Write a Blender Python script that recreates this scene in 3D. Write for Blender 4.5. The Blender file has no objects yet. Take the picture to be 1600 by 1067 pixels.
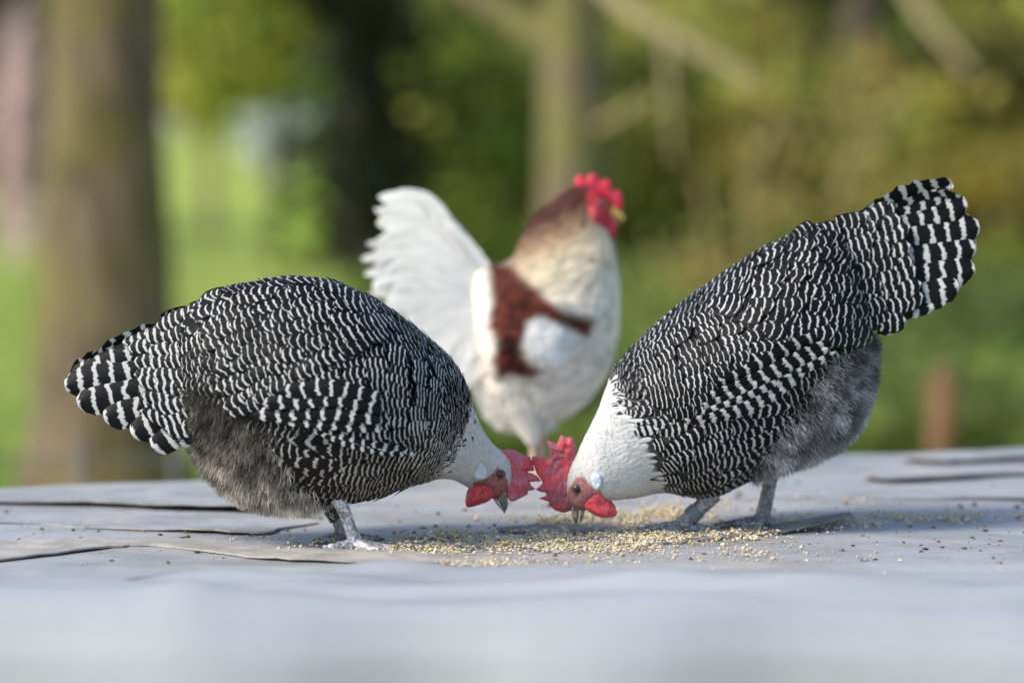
import bpy, bmesh, math, random
import numpy as np
from mathutils import Vector, noise as mnoise
from mathutils.geometry import delaunay_2d_cdt

random.seed(7)
rng = np.random.default_rng(7)
sc = bpy.context.scene
COL = sc.collection

# ------------------------------------------------------------------ camera
CAM_H, CAM_D, PITCH = 0.405, 3.0, math.radians(3.84)
FPX = 1600 * 105 / 36.0                      # focal length in photo pixels
HOR = 533.5 - FPX * math.tan(PITCH)          # row of the horizon in the photo
cam_data = bpy.data.cameras.new('camera')
cam = bpy.data.objects.new('camera', cam_data)
COL.objects.link(cam)
cam.location = (0, -CAM_D, CAM_H)
cam.rotation_euler = (math.pi / 2 - PITCH, 0, 0)
cam_data.lens, cam_data.sensor_width = 105, 36
cam_data.clip_start, cam_data.clip_end = 0.05, 500
cam_data.dof.use_dof = True
cam_data.dof.focus_distance = 2.99
cam_data.dof.aperture_fstop = 2.1
sc.camera = cam

# ------------------------------------------------------------------ sky, sun, exposure
SUN_DIR = Vector((-0.66, -0.34, 0.64)).normalized()      # towards the sun
SUN_EL = math.asin(SUN_DIR.z)
SUN_AZ = math.atan2(SUN_DIR.x, SUN_DIR.y)
world = bpy.data.worlds.new('World')
sc.world = world
world.use_nodes = True
wn = world.node_tree.nodes
wn.clear()
sky = wn.new('ShaderNodeTexSky')
sky.sky_type = 'NISHITA'
sky.sun_disc = False
sky.sun_elevation = SUN_EL
sky.sun_rotation = SUN_AZ
bgn = wn.new('ShaderNodeBackground')
bgn.inputs['Strength'].default_value = 0.15
won = wn.new('ShaderNodeOutputWorld')
world.node_tree.links.new(sky.outputs[0], bgn.inputs[0])
world.node_tree.links.new(bgn.outputs[0], won.inputs[0])
sun_data = bpy.data.lights.new('sun', 'SUN')
sun_data.energy = 3.0
sun_data.angle = math.radians(16)
sun_data.color = (1.0, 0.93, 0.83)
sun = bpy.data.objects.new('sun', sun_data)
COL.objects.link(sun)
sun.rotation_euler = SUN_DIR.to_track_quat('Z', 'Y').to_euler()
sun.location = SUN_DIR * 20
sc.view_settings.view_transform = 'Standard'
sc.view_settings.look = 'None'
sc.view_settings.exposure = 0.8
sc.view_settings.gamma = 1.0
sc.cycles.max_bounces = 6
sc.cycles.diffuse_bounces = 3
sc.cycles.glossy_bounces = 2
sc.cycles.transmission_bounces = 4

# ------------------------------------------------------------------ helpers: objects
def tag(o, label=None, cat=None, group=None, kind=None):
    if label: o['label'] = label
    if cat: o['category'] = cat
    if group: o['group'] = group
    if kind: o['kind'] = kind
    return o

def empty(name, loc):
    o = bpy.data.objects.new(name, None)
    o.empty_display_size = 0.05
    COL.objects.link(o)
    o.location = loc
    return o

def mk_mesh(name, V, faces, mat, parent=None, uv=None, attrs=None, smooth=True, local=True):
    """one mesh object; V (n,3) world coordinates; faces (m,k) array or list; attrs {name: (n,3|4)}"""
    V = np.asarray(V, dtype=np.float64).reshape(-1, 3)
    off = np.zeros(3)
    if parent is not None and local:
        p = parent
        while p is not None:
            off += np.array(p.location); p = p.parent
    V = V - off
    me = bpy.data.meshes.new(name)
    if isinstance(faces, np.ndarray):
        m, k = faces.shape
        me.vertices.add(len(V)); me.vertices.foreach_set('co', V.astype(np.float32).ravel())
        me.loops.add(m * k); me.loops.foreach_set('vertex_index', faces.astype(np.int32).ravel())
        me.polygons.add(m)
        me.polygons.foreach_set('loop_start', np.arange(0, m * k, k, dtype=np.int32))
        me.update(calc_edges=True)
    else:
        me.from_pydata([tuple(v) for v in V], [], faces)
        me.update()
    if smooth:
        me.polygons.foreach_set('use_smooth', np.ones(len(me.polygons), dtype=bool))
    if uv is not None:
        li = np.empty(len(me.loops), dtype=np.int32); me.loops.foreach_get('vertex_index', li)
        l = me.uv_layers.new(name='UVMap')
        l.data.foreach_set('uv', np.asarray(uv, dtype=np.float32)[li].ravel())
    for an, av in (attrs or {}).items():
        av = np.asarray(av, dtype=np.float32)
        if av.shape[1] == 3: av = np.hstack([av, np.ones((len(av), 1), np.float32)])
        at = me.attributes.new(an, 'FLOAT_COLOR', 'POINT')
        at.data.foreach_set('color', av.ravel())
    me.validate()
    if mat is not None: me.materials.append(mat)
    o = bpy.data.objects.new(name, me)
    COL.objects.link(o)
    if parent is not None: o.parent = parent
    return o

# ------------------------------------------------------------------ helpers: materials
class NT:
    def __init__(self, name):
        self.m = bpy.data.materials.new(name); self.m.use_nodes = True
        self.t = self.m.node_tree; self.t.nodes.clear()
        self.out = self.t.nodes.new('ShaderNodeOutputMaterial')
        self.b = self.t.nodes.new('ShaderNodeBsdfPrincipled')
        self.t.links.new(self.b.outputs[0], self.out.inputs[0])
    def n(self, typ, **kw):
        nd = self.t.nodes.new(typ)
        for k, v in kw.items():
            if k == 'ins':
                for i, val in v.items(): self.set(nd.inputs[i], val)
            else: setattr(nd, k, v)
        return nd
    def set(self, sock, val):
        if isinstance(val, bpy.types.NodeSocket): self.t.links.new(val, sock)
        else: sock.default_value = val
    def math(self, op, a, b=None, c=None, clamp=False):
        nd = self.n('ShaderNodeMath', operation=op, use_clamp=clamp)
        for i, v in enumerate((a, b, c)):
            if v is not None: self.set(nd.inputs[i], v)
        return nd.outputs[0]
    def mix(self, f, a, b, blend='MIX'):
        nd = self.n('ShaderNodeMix', data_type='RGBA', blend_type=blend)
        self.set(nd.inputs[0], f); self.set(nd.inputs[6], a); self.set(nd.inputs[7], b)
        return nd.outputs[2]
    def noise(self, scale, vec=None, detail=3, rough=0.55):
        nd = self.n('ShaderNodeTexNoise')
        nd.inputs['Scale'].default_value = scale; nd.inputs['Detail'].default_value = detail
        nd.inputs['Roughness'].default_value = rough
        if vec is not None: self.t.links.new(vec, nd.inputs['Vector'])
        return nd.outputs[0]
    def ramp(self, f, lo, hi, a=0.0, b=1.0):
        nd = self.n('ShaderNodeMapRange', interpolation_type='SMOOTHSTEP')
        for i, v in enumerate((f, lo, hi, a, b)): self.set(nd.inputs[i], v)
        return nd.outputs[0]
    def attr(self, name): return self.n('ShaderNodeAttribute', attribute_name=name)
    def obj(self): return self.n('ShaderNodeTexCoord').outputs['Object']
    def bump(self, h, strength=0.3, dist=0.001):
        nd = self.n('ShaderNodeBump'); self.set(nd.inputs['Strength'], strength)
        nd.inputs['Distance'].default_value = dist; self.t.links.new(h, nd.inputs['Height'])
        self.t.links.new(nd.outputs[0], self.b.inputs['Normal'])
    def P(self, **kw):
        for k, v in kw.items(): self.set(self.b.inputs[k.replace('_', ' ')], v)

def rgb(r, g, b): return (r, g, b, 1.0)

def feather_material():
    m = NT('barred_feather')
    uv = m.n('ShaderNodeUVMap', uv_map='UVMap').outputs[0]
    sp = m.n('ShaderNodeSeparateXYZ'); m.t.links.new(uv, sp.inputs[0])
    u, v = sp.outputs[0], sp.outputs[1]
    fd = m.n('ShaderNodeSeparateColor'); m.t.links.new(m.attr('fd').outputs[0], fd.inputs[0])
    wf, rnd, sc_ = fd.outputs[0], fd.outputs[1], fd.outputs[2]
    uc = m.math('SUBTRACT', u, 0.5)
    cx = m.n('ShaderNodeCombineXYZ')
    m.set(cx.inputs[0], m.math('MULTIPLY', u, 2.2)); m.set(cx.inputs[1], m.math('MULTIPLY', v, 0.9)); m.set(cx.inputs[2], m.math('MULTIPLY', rnd, 61.0))
    n1 = m.noise(1.6, cx.outputs[0], 2)
    cx2 = m.n('ShaderNodeCombineXYZ')
    m.set(cx2.inputs[0], m.math('MULTIPLY', u, 15.0)); m.set(cx2.inputs[1], m.math('MULTIPLY', v, 1.1)); m.set(cx2.inputs[2], m.math('MULTIPLY', rnd, 37.0))
    n2 = m.noise(1.0, cx2.outputs[0], 1)
    curv = m.math('MULTIPLY', m.math('MULTIPLY', m.math('MULTIPLY', uc, uc), 1.3), sc_)
    v2 = m.math('ADD', m.math('SUBTRACT', v, curv), m.math('MULTIPLY', m.math('SUBTRACT', n1, 0.5), 0.5))
    v2 = m.math('ADD', v2, m.math('MULTIPLY', m.math('SUBTRACT', n2, 0.5), 0.30))
    d = m.math('ABSOLUTE', m.math('SUBTRACT', m.math('FRACT', m.math('ADD', v2, 0.1)), 0.5))
    half = m.math('MULTIPLY', wf, 0.5)
    mask = m.ramp(d, m.math('SUBTRACT', half, 0.05), m.math('ADD', half, 0.05), 1.0, 0.0)
    rim = m.ramp(m.math('ADD', m.math('ABSOLUTE', uc), m.math('MULTIPLY', m.math('SUBTRACT', n2, 0.5), 0.16)), 0.36, 0.47, 1.0, 0.0)
    rim = m.math('MAXIMUM', rim, m.math('GREATER_THAN', wf, 0.95))
    rim = m.math('MAXIMUM', rim, m.math('LESS_THAN', sc_, 0.3))
    mask = m.math('MULTIPLY', mask, rim)
    # barbs: fine lines running obliquely from the shaft
    cx3 = m.n('ShaderNodeCombineXYZ')
    bar = m.math('SUBTRACT', m.math('MULTIPLY', v, 3.0), m.math('MULTIPLY', m.math('ABSOLUTE', uc), 4.0))
    m.set(cx3.inputs[0], m.math('MULTIPLY', bar, 4.0)); m.set(cx3.inputs[1], m.math('MULTIPLY', u, 3.0)); m.set(cx3.inputs[2], rnd)
    n3 = m.noise(2.0, cx3.outputs[0], 2)
    dark = m.mix(m.math('MULTIPLY', n3, 0.5), m.attr('ca').outputs[0], rgb(0.010, 0.010, 0.013))
    dark = m.mix(m.attr('fd').outputs['Alpha'], m.attr('ca').outputs[0], dark)
    light = m.mix(m.math('MULTIPLY', n3, 0.28), m.attr('cb').outputs[0], rgb(0.35, 0.34, 0.33))
    light = m.mix(m.attr('fd').outputs['Alpha'], m.attr('cb').outputs[0], light)
    col = m.mix(mask, dark, light)
    m.P(Base_Color=col, Roughness=m.math('ADD', 0.45, m.math('MULTIPLY', mask, 0.25)), Specular_IOR_Level=0.12)
    m.bump(n3, 0.35, 0.0008)
    tr = m.n('ShaderNodeBsdfTranslucent'); m.t.links.new(col, tr.inputs[0])
    mx = m.n('ShaderNodeMixShader'); mx.inputs[0].default_value = 0.15
    m.t.links.new(m.b.outputs[0], mx.inputs[1]); m.t.links.new(tr.outputs[0], mx.inputs[2]); m.t.links.new(mx.outputs[0], m.out.inputs[0])
    return m.m

def vcol_material(name, rough=0.7, spec=0.2, nscale=0, amount=0.3, bump=0.0, bscale=400, transl=0.0):
    m = NT(name)
    c = m.attr('ca').outputs[0]
    if nscale:
        n = m.noise(nscale, m.obj(), 4)
        c = m.mix(m.math('MULTIPLY', m.ramp(n, 0.35, 0.7), amount), c, m.mix(1.0, c, rgb(0.35, 0.33, 0.3), 'MULTIPLY'))
    m.P(Base_Color=c, Roughness=rough, Specular_IOR_Level=spec)
    if bump: m.bump(m.noise(bscale, m.obj(), 3), bump, 0.001)
    if transl:
        tr = m.n('ShaderNodeBsdfTranslucent'); m.t.links.new(c, tr.inputs[0])
        mx = m.n('ShaderNodeMixShader'); mx.inputs[0].default_value = transl
        m.t.links.new(m.b.outputs[0], mx.inputs[1]); m.t.links.new(tr.outputs[0], mx.inputs[2]); m.t.links.new(mx.outputs[0], m.out.inputs[0])
    return m.m

def flesh_material(name, c1, c2, c3, s1=90, s2=700):
    """comb, wattle: red skin with bluish mottling and fine papillae"""
    m = NT(name)
    o = m.obj()
    big = m.ramp(m.noise(s1, o, 3), 0.40, 0.58)
    fine = m.ramp(m.noise(s2, o, 3, 0.7), 0.45, 0.72)
    c = m.mix(big, rgb(*c1), rgb(*c2))
    c = m.mix(m.math('MULTIPLY', m.math('MULTIPLY', fine, big), 0.75), c, rgb(*c3))
    m.P(Base_Color=c, Roughness=0.5, Specular_IOR_Level=0.28, Subsurface_Weight=0.25, Subsurface_Scale=0.003)
    m.b.inputs['Subsurface Radius'].default_value = (1.0, 0.25, 0.2)
    vo = m.n('ShaderNodeTexVoronoi'); vo.inputs['Scale'].default_value = 520; m.t.links.new(o, vo.inputs['Vector'])
    h = m.math('ADD', m.math('MULTIPLY', vo.outputs[0], 0.8), m.math('MULTIPLY', m.noise(160, o, 3), 0.5))
    m.bump(h, 0.55, 0.0011)
    return m.m

def plain(name, c, rough=0.5, spec=0.3, var=0.25, scale=60, bump=0.0, bscale=300, bd=0.001):
    m = NT(name)
    n = m.noise(scale, m.obj(), 4)
    m.P(Base_Color=m.mix(m.math('MULTIPLY', m.ramp(n, 0.3, 0.7), var), rgb(*c), rgb(*[x * 0.35 for x in c])), Roughness=rough, Specular_IOR_Level=spec)
    if bump: m.bump(m.noise(bscale, m.obj(), 4), bump, bd)
    return m.m

def leg_material(name, c):
    m = NT(name)
    o = m.obj()
    vo = m.n('ShaderNodeTexVoronoi'); vo.inputs['Scale'].default_value = 330; m.t.links.new(o, vo.inputs['Vector'])
    sep = m.n('ShaderNodeSeparateXYZ'); m.t.links.new(o, sep.inputs[0])
    edge = m.ramp(vo.outputs[0], 0.35, 0.7)
    dirt = m.ramp(m.noise(120, o, 4), 0.42, 0.62)
    low = m.math('MULTIPLY', m.ramp(m.noise(45, o, 3), 0.4, 0.6), 0.8)
    c0 = m.mix(edge, rgb(*c), rgb(*[x * 0.45 for x in c]))
    c1 = m.mix(m.math('MULTIPLY', dirt, low), c0, rgb(0.13, 0.105, 0.085))
    m.P(Base_Color=c1, Roughness=0.5, Specular_IOR_Level=0.35)
    m.bump(m.math('SUBTRACT', 1.0, vo.outputs[0]), 0.7, 0.0012)
    return m.m

M = {}
M['feather'] = feather_material()
M['skin'] = vcol_material('hen_skin', 0.55, 0.3, 300, 0.5, 0.6, 700)
M['down'] = vcol_material('down_fluff', 0.85, 0.1, transl=0.25)
M['comb_pink'] = flesh_material('comb_left_hen', (0.56, 0.07, 0.095), (0.45, 0.10, 0.145), (0.62, 0.38, 0.44), 62)
M['comb_red'] = flesh_material('comb_right_hen', (0.56, 0.065, 0.08), (0.33, 0.07, 0.10), (0.52, 0.30, 0.34), 55)
M['comb_bright'] = flesh_material('comb_cockerel', (0.55, 0.025, 0.05), (0.42, 0.02, 0.05), (0.5, 0.1, 0.15), 60)
M['wattle'] = flesh_material('wattle_flesh', (0.60, 0.085, 0.09), (0.42, 0.03, 0.045), (0.62, 0.22, 0.22), 150)
M['lobe'] = plain('earlobe_skin', (0.55, 0.62, 0.68), 0.45, 0.3, 0.25, 220, 0.6, 350, 0.0015)
M['beak'] = None
M['eye'] = plain('eye_iris', (0.13, 0.075, 0.04), 0.08, 0.6, 0.3, 900)
M['pupil'] = plain('eye_pupil', (0.004, 0.004, 0.004), 0.05, 0.6, 0.0)
M['leg'] = leg_material('shank_scales', (0.34, 0.345, 0.36))
M['leg_light'] = leg_material('shank_scales_sunlit', (0.62, 0.62, 0.64))  # same grey shank with sunlight put into a brighter colour
M['leg_pink'] = leg_material('shank_scales_pink', (0.66, 0.48, 0.36))
M['claw'] = plain('claw_horn', (0.12, 0.10, 0.085), 0.35, 0.4, 0.3, 200)
M['ring_dark'] = plain('ring_dark', (0.03, 0.03, 0.033), 0.45, 0.4, 0.2)
M['ring_grey'] = plain('ring_grey', (0.17, 0.18, 0.19), 0.45, 0.4, 0.2)
M['ring_print'] = plain('ring_print', (0.55, 0.55, 0.55), 0.6, 0.2, 0.1)

def beak_material():
    m = NT('beak_horn')
    o = m.obj()
    st = m.n('ShaderNodeMapping'); st.inputs['Scale'].default_value = (900, 900, 120); m.t.links.new(o, st.inputs[0])
    n = m.noise(1.0, st.outputs[0], 3)
    big = m.ramp(m.noise(110, o, 2), 0.4, 0.6)
    c = m.mix(big, rgb(0.16, 0.14, 0.12), rgb(0.42, 0.38, 0.31))
    c = m.mix(m.math('MULTIPLY', n, 0.45), c, rgb(0.07, 0.06, 0.05))
    m.P(Base_Color=c, Roughness=0.28, Specular_IOR_Level=0.5)
    return m.m
M['beak'] = beak_material()

# ------------------------------------------------------------------ helpers: geometry
def ground_at(px, py, z=0.0):
    """world point on the level z that the photo shows at (px, py)"""
    d = (CAM_H - z) * FPX / (py - HOR)
    return ((px - 800) * d / FPX, d - CAM_D, z)

def at(px, py, d):
    """world point at distance d from the lens plane"""
    return ((px - 800) * d / FPX, d - CAM_D, CAM_H - (py - HOR) * d / FPX)

def herm(arr, s):
    arr = np.asarray(arr, float)
    if arr.ndim == 1: arr = arr[:, None]
    n = len(arr)
    m = np.gradient(arr, axis=0)
    s = np.clip(s, 0, n - 1)
    i = np.clip(np.floor(s).astype(int), 0, n - 2)
    f = (s - i)[..., None]
    f2, f3 = f * f, f * f * f
    return (2 * f3 - 3 * f2 + 1) * arr[i] + (f3 - 2 * f2 + f) * m[i] + (-2 * f3 + 3 * f2) * arr[i + 1] + (f3 - f2) * m[i + 1]

def in_poly(px, py, poly):
    poly = np.asarray(poly, float); r = np.zeros(np.shape(px), bool)
    j = len(poly) - 1
    for i in range(len(poly)):
        xi, yi = poly[i]; xj, yj = poly[j]
        c = ((yi > py) != (yj > py)) & (px < (xj - xi) * (py - yi) / (yj - yi + 1e-12) + xi)
        r ^= c; j = i
    return r

def dist_poly(px, py, poly):
    """distance to the outline"""
    poly = np.asarray(poly, float); best = np.full(np.shape(px), 1e9)
    for i in range(len(poly)):
        a, b = poly[i - 1], poly[i]; d = b - a
        t = np.clip(((px - a[0]) * d[0] + (py - a[1]) * d[1]) / (d @ d + 1e-12), 0, 1)
        best = np.minimum(best, np.hypot(px - a[0] - t * d[0], py - a[1] - t * d[1]))
    return best

def soft_in(px, py, poly, w):
    """0 outside, 1 inside, soft over w on both sides"""
    d = dist_poly(px, py, poly) * np.where(in_poly(px, py, poly), 1, -1)
    t = np.clip(d / (2 * w) + 0.5, 0, 1)
    return t * t * (3 - 2 * t)

def grid_faces(n, m):
    i, j = np.meshgrid(np.arange(n - 1), np.arange(m - 1), indexing='ij')
    a = (i * m + j).ravel()
    return np.stack([a, a + 1, a + m + 1, a + m], 1)

def smooth_outline(poly, k=4):
    p = np.asarray(poly, float); n = len(p); out = []
    for i in range(n):
        p0, p1, p2, p3 = p[i - 1], p[i], p[(i + 1) % n], p[(i + 2) % n]
        for t in np.arange(k) / k:
            out.append(0.5 * (2 * p1 + (p2 - p0) * t + (2 * p0 - 5 * p1 + 4 * p2 - p3) * t * t + (3 * p1 - p0 - 3 * p2 + p3) * t ** 3))
    return np.array(out)

def fill_outline(poly, step):
    poly = np.asarray(poly, float)
    x0, y0 = poly.min(0); x1, y1 = poly.max(0)
    gx, gy = np.meshgrid(np.arange(x0, x1, step), np.arange(y0, y1, step))
    gx = gx + (np.arange(gx.shape[0]) % 2)[:, None] * step / 2
    gx, gy = gx.ravel(), gy.ravel()
    ok = in_poly(gx, gy, poly) & (dist_poly(gx, gy, poly) > step * 0.55)
    pts = np.vstack([poly, np.stack([gx[ok], gy[ok]], 1)])
    n = len(poly)
    vs, es, fs, *_ = delaunay_2d_cdt([Vector(p) for p in pts], [(i, (i + 1) % n) for i in range(n)], [], 1, 1e-6)
    return np.array([tuple(v) for v in vs]), [tuple(f) for f in fs]

def tube_mesh(path, radii, k=10, cap=True, wob=0.0):
    path = np.asarray(path, float); n = len(path)
    T = np.gradient(path, axis=0); T /= np.linalg.norm(T, axis=1)[:, None] + 1e-12
    ref = np.array([0.31, 0.9, 0.2]) if abs(T[0] @ np.array([0, 1, 0])) < 0.9 else np.array([1.0, 0, 0.1])
    V = []
    U = np.cross(T[0], ref); U /= np.linalg.norm(U)
    for i in range(n):
        U = U - T[i] * (U @ T[i]); U /= np.linalg.norm(U) + 1e-12
        B = np.cross(T[i], U)
        a = np.arange(k) * 2 * np.pi / k
        r = radii[i] * (1 + wob * (rng.random(k) - 0.5))
        V.append(path[i] + (np.cos(a) * r)[:, None] * U + (np.sin(a) * r)[:, None] * B)
    V = np.vstack(V); F = []
    for i in range(n - 1):
        for j in range(k):
            F.append((i * k + j, i * k + (j + 1) % k, (i + 1) * k + (j + 1) % k, (i + 1) * k + j))
    if cap:
        F.append(tuple(range(k))[::-1]); F.append(tuple((n - 1) * k + j for j in range(k)))
    return V, F

def join(parts):
    V, F, o = [], [], 0
    for v, f in parts:
        V.append(v); F += [tuple(i + o for i in q) for q in f]; o += len(v)
    return np.vstack(V), F

def curve_pts(ctrl, n):
    return herm(np.asarray(ctrl, float), np.linspace(0, len(ctrl) - 1, n))

# ------------------------------------------------------------------ bird toolkit
# A bird is drawn in photo units (1 unit about 0.65 mm): X to the right, row downwards, depth away from the lens.
class Bird:
    def __init__(self, name, y0, xroot):
        self.y0 = y0; self.d = CAM_D + y0; self.K = self.d / FPX
        self.gr = HOR + CAM_H / self.K                      # row of the table top in the bird's own plane
        self.root = empty(name, ((xroot - 800) * self.K, y0, 0))
    def adj(self, px, py, dep):
        k = 1 + dep / FPX
        return 800 + (px - 800) * k, HOR + (py - HOR) * k
    def w(self, P):
        P = np.asarray(P, float); S = P.shape
        P = P.reshape(-1, 3)
        return np.stack([(P[:, 0] - 800) * self.K, self.y0 + P[:, 1] * self.K, (self.gr - P[:, 2]) * self.K], 1).reshape(S)

class Loft:
    """body surface: stations from rump to head, each a top point, a bottom point, a half width and a sideways shift"""
    def __init__(self, bird, st):
        rows = []
        for (tx, ty, bx, by, hw, yo) in st:
            t, b = bird.adj(tx, ty, yo), bird.adj(bx, by, yo)
            rows.append([t[0], t[1], b[0], b[1], hw, yo])
        self.st = np.array(rows, float); self.n = len(rows)
        s, th = np.meshgrid(np.linspace(0, self.n - 1, 420), np.linspace(0.0, np.pi, 260), indexing='ij')
        P = self.P(s, th)
        self.c = 3.0
        self.x0, self.y0 = P[..., 0].min() - 30, P[..., 2].min() - 30
        nx = int((P[..., 0].max() + 30 - self.x0) / self.c) + 2; ny = int((P[..., 2].max() + 30 - self.y0) / self.c) + 2
        D = np.full((nx, ny), 1e9)
        np.minimum.at(D, (((P[..., 0] - self.x0) / self.c).astype(int).ravel(), ((P[..., 2] - self.y0) / self.c).astype(int).ravel()), P[..., 1].ravel())
        D[D > 1e8] = np.nan
        for _ in range(60):
            if not np.isnan(D).any(): break
            pad = np.pad(D, 1, constant_values=np.nan)
            st_ = np.stack([pad[1 + a:1 + a + nx, 1 + b:1 + b + ny] for a in (-1, 0, 1) for b in (-1, 0, 1)])
            with np.errstate(all='ignore'):
                import warnings
                with warnings.catch_warnings():
                    warnings.simplefilter('ignore'); mean = np.nanmean(st_, 0)
            D = np.where(np.isnan(D), mean, D)
        D = np.nan_to_num(D, nan=0.0)
        for _ in range(2):
            pad = np.pad(D, 1, mode='edge')
            D = sum(pad[1 + a:1 + a + nx, 1 + b:1 + b + ny] for a in (-1, 0, 1) for b in (-1, 0, 1)) / 9
        self.D = D
    def P(self, s, th):
        q = herm(self.st, s)
        c, sn = np.cos(th), np.sin(th)
        C0, C1 = (q[..., 0] + q[..., 2]) / 2, (q[..., 1] + q[..., 3]) / 2
        H0, H1 = (q[..., 0] - q[..., 2]) / 2, (q[..., 1] - q[..., 3]) / 2
        return np.stack([C0 + H0 * c, q[..., 5] - q[..., 4] * sn * (1 - 0.10 * c), C1 + H1 * c], -1)
    def depth(self, px, py):
        x = np.clip((np.asarray(px, float) - self.x0) / self.c - 0.5, 0, self.D.shape[0] - 1.01)
        y = np.clip((np.asarray(py, float) - self.y0) / self.c - 0.5, 0, self.D.shape[1] - 1.01)
        i, j = x.astype(int), y.astype(int); f, g = x - i, y - j
        D = self.D
        return (D[i, j] * (1 - f) + D[i + 1, j] * f) * (1 - g) + (D[i, j + 1] * (1 - f) + D[i + 1, j + 1] * f) * g

TS = np.array([0, 0.22, 0.44, 0.62, 0.76, 0.87, 0.95, 1.0])
US = np.array([-1, -0.55, 0, 0.55, 1.0])

def profile(t, tip=0.14):
    w = np.where(t < 0.55, 0.62 + 0.38 * np.sin(np.pi / 2 * t / 0.55), np.sqrt(np.clip(1 - ((t - 0.55) / 0.45) ** 2, 0, 1)))
    return np.maximum(w, tip)

def lay_feathers(F, center, a0, b0, e, wid, over=2.3, lift=(0.3, 3.0), per=2.0, perp=0.95, jit=0.12, fan=0.0):
    """feathers that follow the surface F(a,b); a runs from root to tip. returns V (n,T,U,3), uv (n,T,U,2), root points"""
    n = len(a0); ep = 1e-3
    F0 = F(a0, b0)
    Pa = (F(a0 + ep, b0) - F(a0 - ep, b0)) / (2 * ep); Pb = (F(a0, b0 + ep) - F(a0, b0 - ep)) / (2 * ep)
    bb = (Pb * Pb).sum(-1) + 1e-9
    k = perp * (Pa * Pb).sum(-1) / bb
    fl = np.linalg.norm(Pa - Pb * k[:, None], axis=-1) + 1e-9
    L = e * over * (1 + jit * rng.normal(size=n))
    rot = rng.normal(size=n) * jit * 0.9 + fan
    t = TS[None, :, None]; u = US[None, None, :]
    along = t * L[:, None, None] + 0 * u
    across = u * (wid[:, None, None] / 2) * profile(TS)[None, :, None]
    across = across * (1 - 0.0 * t)
    along = along - (u ** 2) * (0.10 * wid[:, None, None]) * (t > 0.9)
    al = along * np.cos(rot)[:, None, None] - across * np.sin(rot)[:, None, None]
    ac = along * np.sin(rot)[:, None, None] + across * np.cos(rot)[:, None, None]
    a = a0[:, None, None] + al / fl[:, None, None]
    b = b0[:, None, None] - k[:, None, None] * al / fl[:, None, None] + ac / np.sqrt(bb)[:, None, None]
    P = F(a, b)
    Na = F(a + ep, b) - F(a - ep, b); Nb = F(a, b + ep) - F(a, b - ep)
    N = np.cross(Na, Nb); N /= np.linalg.norm(N, axis=-1)[..., None] + 1e-9
    sgn = np.sign((N * (P - center(a, b))).sum(-1)); sgn = np.where(sgn == 0, 1, sgn)
    N = N * sgn[..., None]
    lj = lift[1] * (1 + 0.45 * rng.normal(size=n)).clip(0.3, 2.2)
    h = lift[0] + (lj - lift[0])[:, None, None] * t ** 1.4 - (u ** 2) * 0.12 * wid[:, None, None] * 0.5
    P = P + N * h[..., None]
    v = (L[:, None, None] - along) / (e / per * np.ones(n))[:, None, None] + (rng.normal(size=n) * 0.17)[:, None, None]
    uv = np.stack([0.5 + 0.5 * u + 0 * v, v], -1)
    return P, uv, F0

def feather_object(bird, name, chunks, kind='stuff'):
    """chunks: list of (P, uv, ca, cb, wf, alpha): joined into one plumage mesh"""
    V, UV, CA, CB, FD, Q = [], [], [], [], [], []
    o = 0
    for (P, uv, ca, cb, wf, al) in chunks:
        n, T, U, _ = P.shape
        V.append(P.reshape(-1, 3)); UV.append(uv.reshape(-1, 2))
        CA.append(np.repeat(ca, T * U, 0) if ca.ndim == 2 else ca.reshape(-1, 3)); CB.append(np.repeat(cb, T * U, 0) if cb.ndim == 2 else cb.reshape(-1, 3))
        fd = np.stack([wf, rng.random(n), rng.uniform(0.5, 1.5, n), np.full(n, al) if np.isscalar(al) else al], 1)
        FD.append(np.repeat(fd, T * U, 0))
        g = grid_faces(T, U)
        Q.append((g[None] + (np.arange(n) * T * U)[:, None, None]).reshape(-1, 4) + o); o += n * T * U
    ob = mk_mesh(name, bird.w(np.vstack(V)), np.vstack(Q), M['feather'], bird.root, np.vstack(UV),
                 {'ca': np.vstack(CA), 'cb': np.vstack(CB), 'fd': np.vstack(FD)})
    tag(ob, kind=kind)
    return ob

DARK = np.array([0.0034, 0.0034, 0.0044]); WHITE = np.array([0.51, 0.51, 0.505])

def lean(b, low):
    sn2 = np.sin(b) ** 2
    return np.where(np.cos(b) > 0, sn2, sn2 * (1 - low) + low)

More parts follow.
